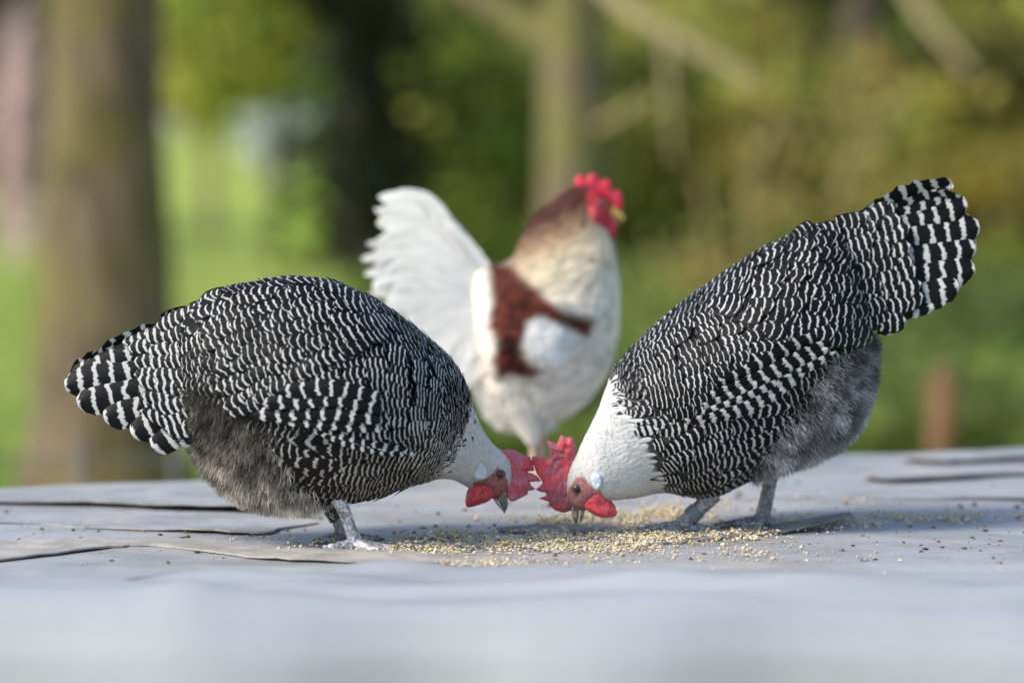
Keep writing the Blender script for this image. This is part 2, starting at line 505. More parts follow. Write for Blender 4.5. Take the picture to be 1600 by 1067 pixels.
def body_rows(loft, r_head, r_tail, step_fn, bend, spacing_fn):
    """rows of feather roots; F is the surface in row coordinates (a = -r)"""
    def Fs(a, b):
        s = -a + np.interp(-a, bend[0], bend[1]) * lean(b, bend[2])
        return loft.P(np.clip(s, 0.02, loft.n - 1.02), b)
    def cen(a, b):
        s = np.clip(-a + np.interp(-a, bend[0], bend[1]) * lean(b, bend[2]), 0.02, loft.n - 1.02)
        q = herm(loft.st, s)
        return np.stack([(q[..., 0] + q[..., 2]) / 2, q[..., 5], (q[..., 1] + q[..., 3]) / 2], -1)
    A, B, E, Wd = [], [], [], []
    r = r_head; i = 0
    while r > r_tail:
        th = np.linspace(0, 2 * np.pi, 241)
        Pm = Fs(np.full(241, -r), th)
        seg = np.linalg.norm(np.diff(Pm, axis=0), axis=1); cum = np.concatenate([[0], np.cumsum(seg)])
        side = np.array([-r]), np.array([np.pi / 2])
        g = np.linalg.norm(Fs(side[0] + 1e-3, side[1]) - Fs(side[0] - 1e-3, side[1])) / 2e-3
        pb = np.linalg.norm(Fs(side[0], side[1] + 1e-3) - Fs(side[0], side[1] - 1e-3)) / 2e-3
        e_px = step_fn(r); dr = e_px / max(g, 5)
        sp = spacing_fn(r)
        n = max(6, int(cum[-1] / sp))
        pos = (np.arange(n) + (0.5 if i % 2 else 0.0) + rng.normal(size=n) * 0.10) / n * cum[-1]
        thj = np.interp(pos % cum[-1], cum, th)
        aj = np.full(n, -r) + rng.normal(size=n) * dr * 0.10
        Pa = (Fs(aj + 1e-3, thj) - Fs(aj - 1e-3, thj)) / 2e-3; Pb = (Fs(aj, thj + 1e-3) - Fs(aj, thj - 1e-3)) / 2e-3
        ga = np.linalg.norm(Pa - Pb * ((Pa * Pb).sum(-1) / ((Pb * Pb).sum(-1) + 1e-9))[:, None], axis=-1)
        A.append(aj); B.append(thj); E.append(np.clip(ga * dr, 0.5 * e_px, 1.3 * e_px)); Wd.append(np.full(n, sp * 1.55))
        r -= dr; i += 1
    return Fs, cen, np.concatenate(A), np.concatenate(B), np.concatenate(E), np.concatenate(Wd)

def body_mesh(bird, loft, color_fn, extra=None, mat='skin'):
    ns, nt = 150, 72
    s, th = np.meshgrid(np.linspace(0, loft.n - 1, ns), np.arange(nt) * 2 * np.pi / nt, indexing='ij')
    P = loft.P(s, th)
    P[0] = P[0].mean(0) * 0.7 + P[0] * 0.3; P[-1] = P[-1].mean(0) * 0.6 + P[-1] * 0.4
    V = P.reshape(-1, 3); F = []
    for i in range(ns - 1):
        for j in range(nt):
            F.append((i * nt + j, i * nt + (j + 1) % nt, (i + 1) * nt + (j + 1) % nt, (i + 1) * nt + j))
    F.append(tuple(range(nt))); F.append(tuple((ns - 1) * nt + j for j in range(nt))[::-1])
    if extra:
        for (v, f) in extra:
            o = len(V); V = np.vstack([V, v]); F += [tuple(i + o for i in q) for q in f]
    return mk_mesh('body', bird.w(V), F, M[mat], bird.root, None, {'ca': color_fn(V)})

def big_feather(bird, name, path, dep, width, per, wf=0.42, tilt=0.0, cup=0.10, ca=DARK, cb=WHITE, parent=None, tip=0.28, base=0.5, alpha=1.0, asym=0.0, maxat=0.6, droop=0.0, phase=None):
    """one large feather: path [(px,py)...] from quill to tip, dep [depth...] along it"""
    T, U = 26, 7
    phase = rng.normal() * 0.1 if phase is None else phase
    c = curve_pts([(p[0], p[1]) for p in path], T); dp = curve_pts([[x] for x in dep], T)[:, 0]
    tg = np.gradient(c, axis=0); ln = np.linalg.norm(tg, axis=1); tg /= ln[:, None]
    L = ln.sum(); t = np.linspace(0, 1, T)
    dist = np.concatenate([[0], np.cumsum((ln[1:] + ln[:-1]) / 2)])
    prof = np.where(t < maxat, base + (1 - base) * np.sin(np.pi / 2 * t / maxat), np.sqrt(np.clip(1 - ((t - maxat) / (1 - maxat)) ** 2, 0, 1)) ** 0.8)
    prof = np.maximum(prof, tip * 0.5)
    us = np.linspace(-1, 1, U)
    nrm = np.stack([-tg[:, 1], tg[:, 0]], 1)
    hw = width / 2 * prof
    jag = 1 + 0.09 * rng.normal(size=(T, U)) * (np.abs(us) > 0.9)[None]
    ac = us[None, :] * hw[:, None] * jag + asym * width * 0.5 * (1 - us[None, :] ** 2) * 0
    X = c[:, None, 0] + nrm[:, None, 0] * ac * np.cos(tilt)
    Zr = c[:, None, 1] + nrm[:, None, 1] * ac * np.cos(tilt)
    Y = dp[:, None] + ac * np.sin(tilt) + cup * width * us[None, :] ** 2 + droop * t[:, None] ** 2
    Y = Y + 0.8 * np.sin(t[:, None] * 9 + rng.random() * 6) * us[None, :]
    P = np.stack([X, Y, Zr], -1)
    v = (L - dist)[:, None] / per + phase
    uv = np.stack([0.5 + 0.5 * us[None, :] + 0 * v, v + 0 * us[None, :]], -1)
    n = T * U
    fd = np.tile([wf, rng.random(), 0.25, alpha], (n, 1))
    return mk_mesh(name, bird.w(P.reshape(-1, 3)), grid_faces(T, U), M['feather'], parent or bird.root, uv.reshape(-1, 2),
                   {'ca': np.tile(ca, (n, 1)), 'cb': np.tile(cb, (n, 1)), 'fd': fd})

def fluff(bird, name, loft, poly, n, length, col_fn, down=(0.0, 0.0, 1.0), flow=(0, 0, 0), width=1.5, wild=0.45, stand=0.55, soft=9):
    """down: thousands of fine tapered strands over the part of the body inside poly"""
    s = rng.uniform(0.1, loft.n - 1.2, n * 12); th = rng.uniform(0, 2 * np.pi, n * 12)
    P = loft.P(s, th)
    ep = 1e-3
    A = np.linalg.norm(np.cross(loft.P(s + ep, th) - loft.P(s - ep, th), loft.P(s, th + ep) - loft.P(s, th - ep)), axis=-1)
    keep = (rng.random(len(s)) < A / np.quantile(A, 0.98)) & (rng.random(len(s)) < soft_in(P[:, 0], P[:, 2], poly, soft))
    s, th, P = s[keep][:n], th[keep][:n], P[keep][:n]
    N = np.cross(loft.P(s + ep, th) - loft.P(s - ep, th), loft.P(s, th + ep) - loft.P(s, th - ep))
    N /= np.linalg.norm(N, axis=-1)[:, None] + 1e-12
    q = herm(loft.st, s); C = np.stack([(q[:, 0] + q[:, 2]) / 2, q[:, 5], (q[:, 1] + q[:, 3]) / 2], 1)
    N *= np.sign((N * (P - C)).sum(1))[:, None]
    m = len(s)
    # tufts share a direction so the down reads as clumps
    cell = np.floor((P + 6 * np.sin(P[:, [1, 2, 0]] * 0.11)) / 15.0).astype(int)
    key = (cell[:, 0] * 73856093) ^ (cell[:, 1] * 19349663) ^ (cell[:, 2] * 83492791)
    kr = np.stack([((key * 2654435761 + k * 97531) % 100003) / 100003.0 - 0.5 for k in range(3)], 1)
    D = N * stand + np.asarray(flow) + wild * (0.9 * rng.normal(size=(m, 3)) * 0.5 + 1.1 * kr)
    D /= np.linalg.norm(D, axis=1)[:, None]
    L = length * rng.uniform(0.55, 1.25, m)
    S = np.cross(D, np.array([0.0, -1.0, 0.0]) + 0.4 * rng.normal(size=(m, 3))); S /= np.linalg.norm(S, axis=1)[:, None] + 1e-9
    ts = np.array([0, 0.4, 0.75, 1.0]); wd = np.array([1.0, 0.9, 0.6, 0.12]) * width / 2
    sag = np.asarray(down) * 1.0
    c = P[:, None, :] - N[:, None, :] * 1.5 + D[:, None, :] * (ts[None, :, None] * L[:, None, None]) + sag * (ts ** 2)[None, :, None] * L[:, None, None] * 0.45
    V = np.stack([c - S[:, None, :] * wd[None, :, None], c + S[:, None, :] * wd[None, :, None]], 2)      # m,4,2,3
    g = grid_faces(4, 2)
    Q = (g[None] + (np.arange(m) * 8)[:, None, None]).reshape(-1, 4)
    col = col_fn(P, rng.random(m), kr)                                                                    # m,2,3: root and tip colours
    cc = col[:, None, 0, :] * (1 - ts)[None, :, None] + col[:, None, 1, :] * ts[None, :, None]
    cc = np.repeat(cc[:, :, None, :], 2, 2).reshape(-1, 3)
    return tag(mk_mesh(name, bird.w(V.reshape(-1, 3)), Q, M['down'], bird.root, None, {'ca': cc}), kind='stuff')

def pillow(bird, name, outline, dep_c, thick, mat, parent=None, step=3.0, bend=None, rough=0.0, smooth=3, side=1, edge=5.0):
    """a fleshy lobe: outline in the side plane, thickest away from its edge"""
    ol = smooth_outline(outline, smooth) if smooth > 1 else np.asarray(outline, float)
    pts, tris = fill_outline(ol, step)
    dist = dist_poly(pts[:, 0], pts[:, 1], ol)
    h = thick / 2 * np.sqrt(np.clip(dist / edge, 0, 1)) + 0.3
    if rough: h = h * (1 + rough * np.array([mnoise.noise((p[0] * 0.16, p[1] * 0.16, 3.3)) for p in pts]))
    mid = np.full(len(pts), float(dep_c)) if bend is None else dep_c + bend(pts[:, 0], pts[:, 1])
    A = np.stack([pts[:, 0], mid - h, pts[:, 1]], 1); B = np.stack([pts[:, 0], mid + h, pts[:, 1]], 1)
    n = len(pts)
    F = [t for t in tris] + [tuple(i + n for i in t[::-1]) for t in tris]
    cnt = {}
    for t in tris:
        for i in range(3):
            e = (t[i], t[(i + 1) % 3]); cnt[e] = 1
    for (a, b) in list(cnt):
        if (b, a) not in cnt: F.append((b, a, a + n, b + n))
    return mk_mesh(name, bird.w(np.vstack([A, B])), F, mat, parent or bird.root)

def ball(c, r, sq=(1, 1, 1), nu=18, nv=12):
    V = [(c[0] + r * sq[0] * math.sin(math.pi * j / nv) * math.cos(2 * math.pi * i / nu), c[1] + r * sq[1] * math.sin(math.pi * j / nv) * math.sin(2 * math.pi * i / nu), c[2] + r * sq[2] * math.cos(math.pi * j / nv)) for j in range(nv + 1) for i in range(nu)]
    F = [(j * nu + i, j * nu + (i + 1) % nu, (j + 1) * nu + (i + 1) % nu, (j + 1) * nu + i) for j in range(nv) for i in range(nu)]
    return np.array(V), F

def eye(bird, px, py, dep, sgn, r=6.2, iris=None):
    """eyeball with pupil and a thin lid ring"""
    x, y = px, py
    v, f = ball((x, dep, y), r, (1, 0.55, 1))
    e = mk_mesh('eye', bird.w(v), f, iris or M['eye'], bird.root)
    v, f = ball((x, dep + sgn * r * 0.40, y), r * 0.66, (1, 0.30, 1), 16, 8)
    mk_mesh('pupil', bird.w(v), f, M['pupil'], e)
    a = np.linspace(0, 2 * np.pi, 29)[:-1]
    ring = np.stack([x + np.cos(a) * r * 1.12, dep + sgn * r * 0.12 + 0 * a, y + np.sin(a) * r * 0.98], 1)
    ring = np.vstack([ring, ring[:1]])
    v, f = tube_mesh(ring, np.full(29, 1.35), 7, False)
    mk_mesh('eyelid', bird.w(v), f, M['lid'], e)
    return e

M['lid'] = plain('eyelid_skin', (0.20, 0.10, 0.09), 0.6, 0.3, 0.4, 500, 0.5, 800)

def mandible(bird, name, top, bot, hw, dep, mat, parent=None):
    """horn sheath: matching lists of outline points and half widths"""
    n = 14; k = 14
    t = curve_pts(top, n); b = curve_pts(bot, n); h = curve_pts([[x] for x in hw], n)[:, 0]
    a = np.arange(k) * 2 * np.pi / k
    V = []
    for i in range(n):
        c, hv = (t[i] + b[i]) / 2, (t[i] - b[i]) / 2
        V.append(np.stack([c[0] + hv[0] * np.cos(a), dep + h[i] * np.sin(a), c[1] + hv[1] * np.cos(a)], 1))
    V = np.vstack(V)
    F = [(i * k + j, i * k + (j + 1) % k, (i + 1) * k + (j + 1) % k, (i + 1) * k + j) for i in range(n - 1) for j in range(k)]
    F += [tuple(range(k)), tuple((n - 1) * k + j for j in range(k))]
    return mk_mesh(name, bird.w(V), F, mat, parent or bird.root)

def leg(bird, shank, sr, toes, mat, ring=None, tr=6.8):
    """shank [(x,dep,row)...], radii; toes: list of paths that start at the ankle"""
    parts = []
    p = curve_pts(shank, 16); r = curve_pts([[x] for x in sr], 16)[:, 0]
    r = r * (1 + 0.05 * np.sin(np.arange(16) * 2.9))
    parts.append(tube_mesh(p, r, 14))
    claws = []
    for tp in toes:
        q = curve_pts(tp, 15); k = np.linspace(0, 1, 15)
        rr = tr * (1.45 - 0.7 * k) * (1 + 0.10 * np.sin(k * 21))
        parts.append(tube_mesh(q, rr, 10))
        end, dr = q[-1], q[-1] - q[-3]; dr /= np.linalg.norm(dr)
        claws.append(np.array([end - dr * 1.5, end + dr * 5 + [0, 0, -0.6], end + dr * 10 + [0, 0, 2.2]]))
    v, f = join(parts)
    lg = mk_mesh('leg', bird.w(v), f, mat, bird.root)
    for c in claws:
        v, f = tube_mesh(curve_pts(c, 6), np.linspace(tr * 0.52, 0.5, 6), 8)
        mk_mesh('claw', bird.w(v), f, M['claw'], lg)
    return lg

def leg_ring(bird, lg, a, b, rad, mat, text=None):
    """flat band round the shank between points a and b"""
    a, b = np.array(a, float), np.array(b, float)
    ax = (b - a) / np.linalg.norm(b - a); u = np.cross(ax, [0, 1, 0]); u /= np.linalg.norm(u); w = np.cross(ax, u)
    k = 32; V, F = [], []
    h = np.linalg.norm(b - a)
    for (q, r) in ((0, rad - 1.2), (0, rad), (h, rad), (h, rad - 1.2)):
        for j in range(k):
            an = 2 * math.pi * j / k
            V.append(a + ax * q + (u * math.cos(an) + w * math.sin(an)) * r)
    for i in range(4):
        for j in range(k):
            F.append((i * k + j, i * k + (j + 1) % k, ((i + 1) % 4) * k + (j + 1) % k, ((i + 1) % 4) * k + j))
    rg = mk_mesh('leg_ring', bird.w(np.array(V)), F, mat, lg, smooth=False)
    if text:
        cu = bpy.data.curves.new('ring_number', 'FONT'); cu.body = text; cu.size = 1.0; cu.align_x = 'CENTER'; cu.align_y = 'CENTER'
        to = bpy.data.objects.new('ring_number', cu); COL.objects.link(to)
        bpy.context.view_layer.update()
        me = to.evaluated_get(bpy.context.evaluated_depsgraph_get()).to_mesh()
        tv = np.array([tuple(v.co) for v in me.vertices]); tf = [tuple(p.vertices) for p in me.polygons]
        bpy.data.objects.remove(to)
        s = h * 0.92
        an0 = math.atan2(np.dot([0, -1, 0], w), np.dot([0, -1, 0], u))
        P = []
        for (x, y, _) in tv:
            an = an0 + x * s / rad
            P.append(a + ax * (h / 2 + y * s) + (u * math.cos(an) + w * math.sin(an)) * (rad + 0.35))
        mk_mesh('ring_number', bird.w(np.array(P)), tf, M['ring_print'], rg, smooth=False)
    return rg

def patch(bird, loft, st, side, off, hang=False):
    """wing surface over the flank; a 0..1 front to tip, b 0..1 top to bottom edge"""
    st = np.array(st, float); n = len(st)
    def F(a, b):
        q = herm(st, np.clip(a, -0.02, 1.06) * (n - 1))
        x = q[..., 0] + (q[..., 2] - q[..., 0]) * b; y = q[..., 1] + (q[..., 3] - q[..., 1]) * b
        ex = np.clip(a - 1, 0, 1)
        x = x + ex * (n - 1) * (st[-1, 0] - st[-2, 0]); y = y + ex * (n - 1) * (st[-1, 1] - st[-2, 1])
        k = (0.25 + 0.75 * np.clip(b, 0, 1.1)) if hang else np.sin(np.pi * np.clip(0.18 + 0.72 * b, 0, 1))
        d = loft.depth(x, y) - off * k * np.clip(a * 6, 0.15, 1)
        return np.stack([x, d if side < 0 else -d, y], -1)
    def cen(a, b):
        P = F(a, b).copy(); P[..., 1] = 0
        return P
    return F, cen

def wing_rows(F, cen, rows, spacing, over, lift, per, wfr, jit=0.10):
    """rows: list of (a, b0, b1, e)"""
    A, B, E, W_, WF = [], [], [], [], []
    for i, (a, b0, b1, e, wf) in enumerate(rows):
        bb = np.linspace(b0, b1, 60); P = F(np.full(60, a), bb)
        ln = np.linalg.norm(np.diff(P, axis=0), axis=1).sum(); n = max(2, int(ln / spacing))
        bj = b0 + (np.arange(n) + (0.5 if i % 2 else 0.1) + 0.08 * rng.normal(size=n)) / n * (b1 - b0)
        A.append(np.full(n, a) + rng.normal(size=n) * 0.004); B.append(bj); E.append(np.full(n, e)); W_.append(np.full(n, spacing * 1.6)); WF.append(np.full(n, wf))
    A, B, E, W_, WF = map(np.concatenate, (A, B, E, W_, WF))
    A = np.maximum(A, 0.012)
    P, uv, R = lay_feathers(F, cen, A, B, E, W_, over, lift, per, 0.6, jit)
    n = len(A)
    return (P, uv, np.tile(DARK, (n, 1)), np.tile(WHITE, (n, 1)), np.clip(WF + 0.04 * rng.normal(size=n), 0.1, 0.9), 1.0)


# ================================================================== the setting: lawn, trees and shrubs far out of focus
GZ = -0.75
def gz(x, y):
    d = y + CAM_D
    t = min(1, max(0, (d - 15) / 26)); t = t * t * (3 - 2 * t)
    return GZ + 1.25 * t + 0.05 * mnoise.noise((x * 0.3, y * 0.3, 0)) * min(1, max(0, (d - 4) / 4))

def lawn_material():
    m = NT('lawn')
    o = m.obj()
    a = m.ramp(m.noise(0.55, o, 4), 0.4, 0.62)
    b = m.ramp(m.noise(3.5, o, 4), 0.4, 0.65)
    c = m.mix(a, rgb(0.34, 0.39, 0.08), rgb(0.25, 0.32, 0.055))
    c = m.mix(m.math('MULTIPLY', b, 0.5), c, rgb(0.24, 0.25, 0.08))
    m.P(Base_Color=c, Roughness=0.8, Specular_IOR_Level=0.15)
    m.bump(m.noise(30, o, 4), 0.6, 0.05)
    return m.m
def build_lawn():
    xs = np.concatenate([np.linspace(-150, -16, 14), np.linspace(-15, 15, 61), np.linspace(16, 150, 14)])
    ys = np.concatenate([np.linspace(-20, -4, 8), np.linspace(-3, 50, 90), np.linspace(55, 300, 20)])
    V = [(x, y, gz(x, y)) for y in ys for x in xs]
    o = mk_mesh('lawn', V, grid_faces(len(ys), len(xs)), lawn_material())
    tag(o, kind='structure')
build_lawn()
def build_grass():
    n = 26000
    d = rng.uniform(5.5, 26, n); x = rng.uniform(-0.24, 0.24, n) * d; y = d - CAM_D
    z = np.array([gz(a, b) for a, b in zip(x, y)])
    h = rng.uniform(0.03, 0.09, n); an = rng.uniform(0, 6.28, n); w = 0.006
    P = np.stack([x, y, z], 1)
    s = np.stack([np.cos(an), np.sin(an), 0 * an], 1) * w; l = np.stack([rng.normal(size=n) * 0.03, rng.normal(size=n) * 0.03, h], 1)
    V = np.stack([P - s, P + s, P + l], 1).reshape(-1, 3)
    c = np.array([0.13, 0.23, 0.035]) * rng.uniform(0.7, 1.4, (n, 1))
    o = mk_mesh('grass', V, np.arange(3 * n).reshape(-1, 3), vcol_material('grass_blade', 0.6, 0.2, transl=0.3), None, None, {'ca': np.repeat(c, 3, 0)})
    tag(o, 'short green grass blades of the lawn behind the table', 'grass', kind='stuff')
build_grass()

M['leaf'] = vcol_material('leaf', 0.5, 0.3, transl=0.45)
def bark_mat(name, c, c2, moss=None, mossamt=0.6):
    m = NT(name)
    o = m.obj()
    mp = m.n('ShaderNodeMapping'); mp.inputs['Scale'].default_value = (6, 6, 1.4); m.t.links.new(o, mp.inputs[0])
    n = m.ramp(m.noise(2.5, mp.outputs[0], 5), 0.35, 0.65)
    col = m.mix(n, rgb(*c), rgb(*c2))
    if moss:
        k = m.ramp(m.noise(3.0, o, 3), 0.42, 0.6)
        col = m.mix(m.math('MULTIPLY', k, mossamt), col, rgb(*moss))
    m.P(Base_Color=col, Roughness=0.9, Specular_IOR_Level=0.1)
    m.bump(m.noise(5.0, mp.outputs[0], 5), 0.8, 0.02)
    return m.m

def leaf_mesh(centers, size, cols, flat=0.0):
    n = len(centers)
    a = rng.normal(size=(n, 3)); a /= np.linalg.norm(a, axis=1)[:, None]
    b = np.cross(a, rng.normal(size=(n, 3))); b /= np.linalg.norm(b, axis=1)[:, None]
    s = (size * rng.uniform(0.6, 1.3, n))[:, None]
    V = np.stack([centers - a * s, centers + b * s * 0.45, centers + a * s, centers - b * s * 0.45], 1).reshape(-1, 3)
    return V, np.arange(4 * n).reshape(-1, 4), np.repeat(cols, 4, 0)

def clumps(center, radii, n_clump, per, spread, hollow=0.5):
    """leaf positions gathered in clumps spread through an ellipsoid"""
    u = rng.normal(size=(n_clump, 3)); u /= np.linalg.norm(u, axis=1)[:, None]
    r = rng.uniform(hollow, 1.0, n_clump) ** 0.6
    c = np.asarray(center) + u * r[:, None] * np.asarray(radii)
    p = np.repeat(c, per, 0) + rng.normal(size=(n_clump * per, 3)) * spread * np.array([1.2, 1.2, 0.7])
    return p, np.repeat(np.arange(n_clump), per)

def colour_leaves(idx, n_clump, base, var=0.45):
    base = np.asarray(base)
    k = rng.uniform(1 - var, 1 + var, (n_clump, 1)) * (1 + rng.normal(size=(n_clump, 3)) * 0.10)
    return (base * k)[idx] * rng.uniform(0.75, 1.25, (len(idx), 1))

def tree(name, label, base, height, r0, bark, crown_c, crown_r, leaf_col, n_clump=120, per=30, leaf=0.07, spread=0.16, lean=(0, 0), limbs=5, cat='tree', limb_paths=(), group=None, wob=0.12):
    root = empty(name, base)
    tag(root, label, cat, group)
    b = np.array(base)
    path = [b + [0, 0, -0.05], b + [lean[0] * 0.1, lean[1] * 0.1, height * 0.12], b + [lean[0] * 0.45, lean[1] * 0.45, height * 0.45], b + [lean[0], lean[1], height]]
    q = curve_pts(path, 18)
    rr = np.interp(np.linspace(0, 1, 18), [0, 0.05, 0.15, 1], [r0 * 1.5, r0 * 1.2, r0, r0 * 0.45])
    parts = [tube_mesh(q, rr, 14, True, wob)]
    for i in range(limbs):
        t = rng.uniform(0.62, 0.98); k = int(t * 17); st = q[k]; an = rng.uniform(0, 6.28)
        e = st + np.array([math.cos(an), math.sin(an), 0.75]) * height * rng.uniform(0.2, 0.35)
        parts.append(tube_mesh(curve_pts([st, (st + e) / 2 + rng.normal(size=3) * 0.08, e], 7), np.linspace(rr[k] * 0.6, 0.012, 7), 7))
    v, f = join(parts)
    mk_mesh('trunk', v, f, bark, root)
    for (pts, ra, rb) in limb_paths:
        v, f = tube_mesh(curve_pts(pts, 14), np.linspace(ra, rb, 14), 8, True, 0.1)
        mk_mesh('branch', v, f, M.get('branch') or M.setdefault('branch', bark_mat('pale_branch', (0.36, 0.30, 0.16), (0.28, 0.23, 0.12))), root)
    if n_clump:
        p, idx = clumps(crown_c, crown_r, n_clump, per, spread)
        V, F, C = leaf_mesh(p, leaf, colour_leaves(idx, n_clump, leaf_col))
        mk_mesh('crown', V, F, M['leaf'], root, None, {'ca': C}, smooth=False)
    return root

def shrub(name, label, base, radii, col, n_clump, per, leaf, spread, stems=7, cat='shrub', var=0.45, group=None, bark=None, low=0.9, flowers=None):
    root = empty(name, base); tag(root, label, cat, group)
    b = np.array(base)
    parts = []
    for i in range(stems):
        an = rng.uniform(0, 6.28); e = b + np.array([math.cos(an) * radii[0] * 0.6, math.sin(an) * radii[1] * 0.6, radii[2] * rng.uniform(1.0, 1.7)])
        parts.append(tube_mesh(curve_pts([b + rng.normal(size=3) * [0.05, 0.05, 0], (b + e) / 2 + rng.normal(size=3) * 0.06, e], 7), np.linspace(0.025, 0.006, 7), 6))
    v, f = join(parts); mk_mesh('stem', v, f, bark or M['twig'], root)
    p, idx = clumps(b + [0, 0, radii[2] * low], radii, n_clump, per, spread, 0.25)
    ok = p[:, 2] > b[2] + 0.02
    V, F, C = leaf_mesh(p[ok], leaf, colour_leaves(idx, n_clump, col, var)[ok])
    mk_mesh('foliage', V, F, M['leaf'], root, None, {'ca': C}, smooth=False)
    if flowers:
        fc, n, lf, cen, rad = flowers
        p = np.asarray(cen) + rng.normal(size=(n, 3)) * np.asarray(rad)
        V, F, C = leaf_mesh(p, lf, np.tile(fc, (n, 1)) * rng.uniform(0.85, 1.1, (n, 1)))
        tag(mk_mesh('blossom', V, F, M['leaf'], root, None, {'ca': C}, smooth=False), kind='stuff')
    return root

M['twig'] = bark_mat('twig_bark', (0.20, 0.16, 0.09), (0.12, 0.09, 0.05))
bk_moss = bark_mat('mossy_bark', (0.17, 0.125, 0.085), (0.07, 0.055, 0.035), (0.15, 0.125, 0.035), 0.55)
bk_shade_dark = bark_mat('shade_dark_bark', (0.030, 0.026, 0.018), (0.018, 0.016, 0.010), (0.022, 0.030, 0.010))  # shade is put into these near-black bark colours
bk_tan = bark_mat('tan_bark', (0.20, 0.155, 0.10), (0.13, 0.105, 0.07), (0.16, 0.16, 0.05), 0.85)

def on_ground(px, d):
    x = (px - 800) * d / FPX; return (x, d - CAM_D, gz(x, d - CAM_D))

# big trunk on the left
b = on_ground(163, 9.4)
tree('mossy_tree', 'thick mossy brown tree trunk at the left edge of the lawn', b, 4.2, 0.245, bk_moss, (b[0], b[1], 4.6), (1.7, 1.7, 1.2), (0.07, 0.12, 0.025), 90, 24, 0.08, 0.2, (0.02, 0.1))
# tree in the middle; its near-black bark and leaf colours stand in for shade
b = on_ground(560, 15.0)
tree('shade_dark_tree', 'tree with shade put into its dark colours between the bright lawn and the cockerel', b, 4.0, 0.20, bk_shade_dark, (b[0] + 0.02, b[1] + 0.05, 0.85), (0.22, 0.4, 1.6), (0.020, 0.028, 0.008), 75, 36, 0.06, 0.10, (0.05, 0))
# tan trunk behind the cockerel, with a long low branch to the right
b = on_ground(893, 12.0)
tree('tan_tree', 'slim tan tree trunk rising behind the cockerel with a low bare branch', b, 4.2, 0.175, bk_tan, (b[0], b[1] + 0.5, 3.9), (1.5, 1.2, 0.9), (0.09, 0.12, 0.03), 70, 24, 0.08, 0.2, (0.02, 0),
     limb_paths=[([at(905, -60, 12), at(985, 20, 11.6), at(1080, 75, 11.3), at(1190, 135, 11.0)], 0.05, 0.02), ([at(1040, 60, 11.4), at(1045, 150, 11.3), at(1055, 260, 11.3)], 0.02, 0.012), ([at(900, 215, 12), at(965, 185, 11.8), at(1015, 150, 11.6)], 0.03, 0.012)])
# shaded trunk at the upper right
b = on_ground(1345, 17.0)
tree('grey_tree', 'shaded grey-brown trunk among the shrubs at the upper right', b, 4.5, 0.19, bark_mat('grey_bark', (0.10, 0.085, 0.055), (0.06, 0.05, 0.035)), (b[0], b[1] + 0.6, 4.4), (1.8, 1.5, 0.9), (0.07, 0.10, 0.025), 70, 24, 0.08, 0.2,
     limb_paths=[([at(1400, -40, 15.5), at(1450, 40, 15.3), at(1520, 120, 15)], 0.04, 0.02)])
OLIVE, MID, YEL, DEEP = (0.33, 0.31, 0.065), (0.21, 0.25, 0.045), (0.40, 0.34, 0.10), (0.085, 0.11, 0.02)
sh = [  # px, distance, radii, colour, label
    (640, 17.5, (0.62, 0.6, 1.0), (0.28, 0.34, 0.06), 'mid-green bush right beside the shade-dark tree'),
    (745, 16.0, (0.60, 0.6, 1.05), (0.26, 0.32, 0.055), 'deep-green bush behind the white tail of the cockerel'),
    (800, 19.0, (0.8, 0.6, 1.3), OLIVE, 'olive bush rising left of the slim tan trunk'),
    (1010, 17.0, (0.62, 0.5, 0.95), MID, 'green bush just right of the cockerel\'s head'),
    (1130, 18.5, (0.85, 0.6, 1.25), OLIVE, 'olive bush with yellowish twigs under the bare branch'),
    (1260, 16.5, (0.62, 0.5, 0.95), OLIVE, 'yellowish olive bush above the right hen\'s back'),
    (1400, 18.0, (0.8, 0.6, 1.15), MID, 'green bush behind the raised tail of the right hen'),
    (1540, 16.5, (0.75, 0.55, 1.1), OLIVE, 'olive bush at the right edge of the picture'),
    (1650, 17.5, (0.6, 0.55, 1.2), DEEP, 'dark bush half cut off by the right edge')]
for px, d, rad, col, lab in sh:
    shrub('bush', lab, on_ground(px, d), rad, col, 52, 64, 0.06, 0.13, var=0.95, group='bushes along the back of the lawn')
# rank undergrowth at the feet of the bushes: one green mass
def undergrowth():
    n = 17000
    px = rng.uniform(500, 1750, n); d = rng.uniform(9.5, 15.0, n)
    x = (px - 800) * d / FPX; y = d - CAM_D
    hmax = 0.28 + 0.30 * np.clip((d - 9) / 6, 0, 1) + 0.16 * np.array([mnoise.noise((a * 1.4, b_ * 1.4, 3)) for a, b_ in zip(x, y)])
    z = np.array([gz(a, b_) for a, b_ in zip(x, y)]) + np.clip(hmax, 0.08, 1) * rng.random(n) ** 0.7
    dim = 0.25 + 1.5 * np.clip(0.5 + np.array([mnoise.noise((a * 1.1, b_ * 1.1, 9)) for a, b_ in zip(x, y)]), 0, 1)
    V, F, C = leaf_mesh(np.stack([x, y, z], 1), 0.05, np.array([0.20, 0.25, 0.055]) * dim[:, None] * rng.uniform(0.6, 1.35, (n, 1)))
    o = mk_mesh('undergrowth', V, F, M['leaf'], None, None, {'ca': C}, smooth=False)
    tag(o, 'mass of low green weeds in front of the bushes', 'undergrowth', kind='stuff')
undergrowth()
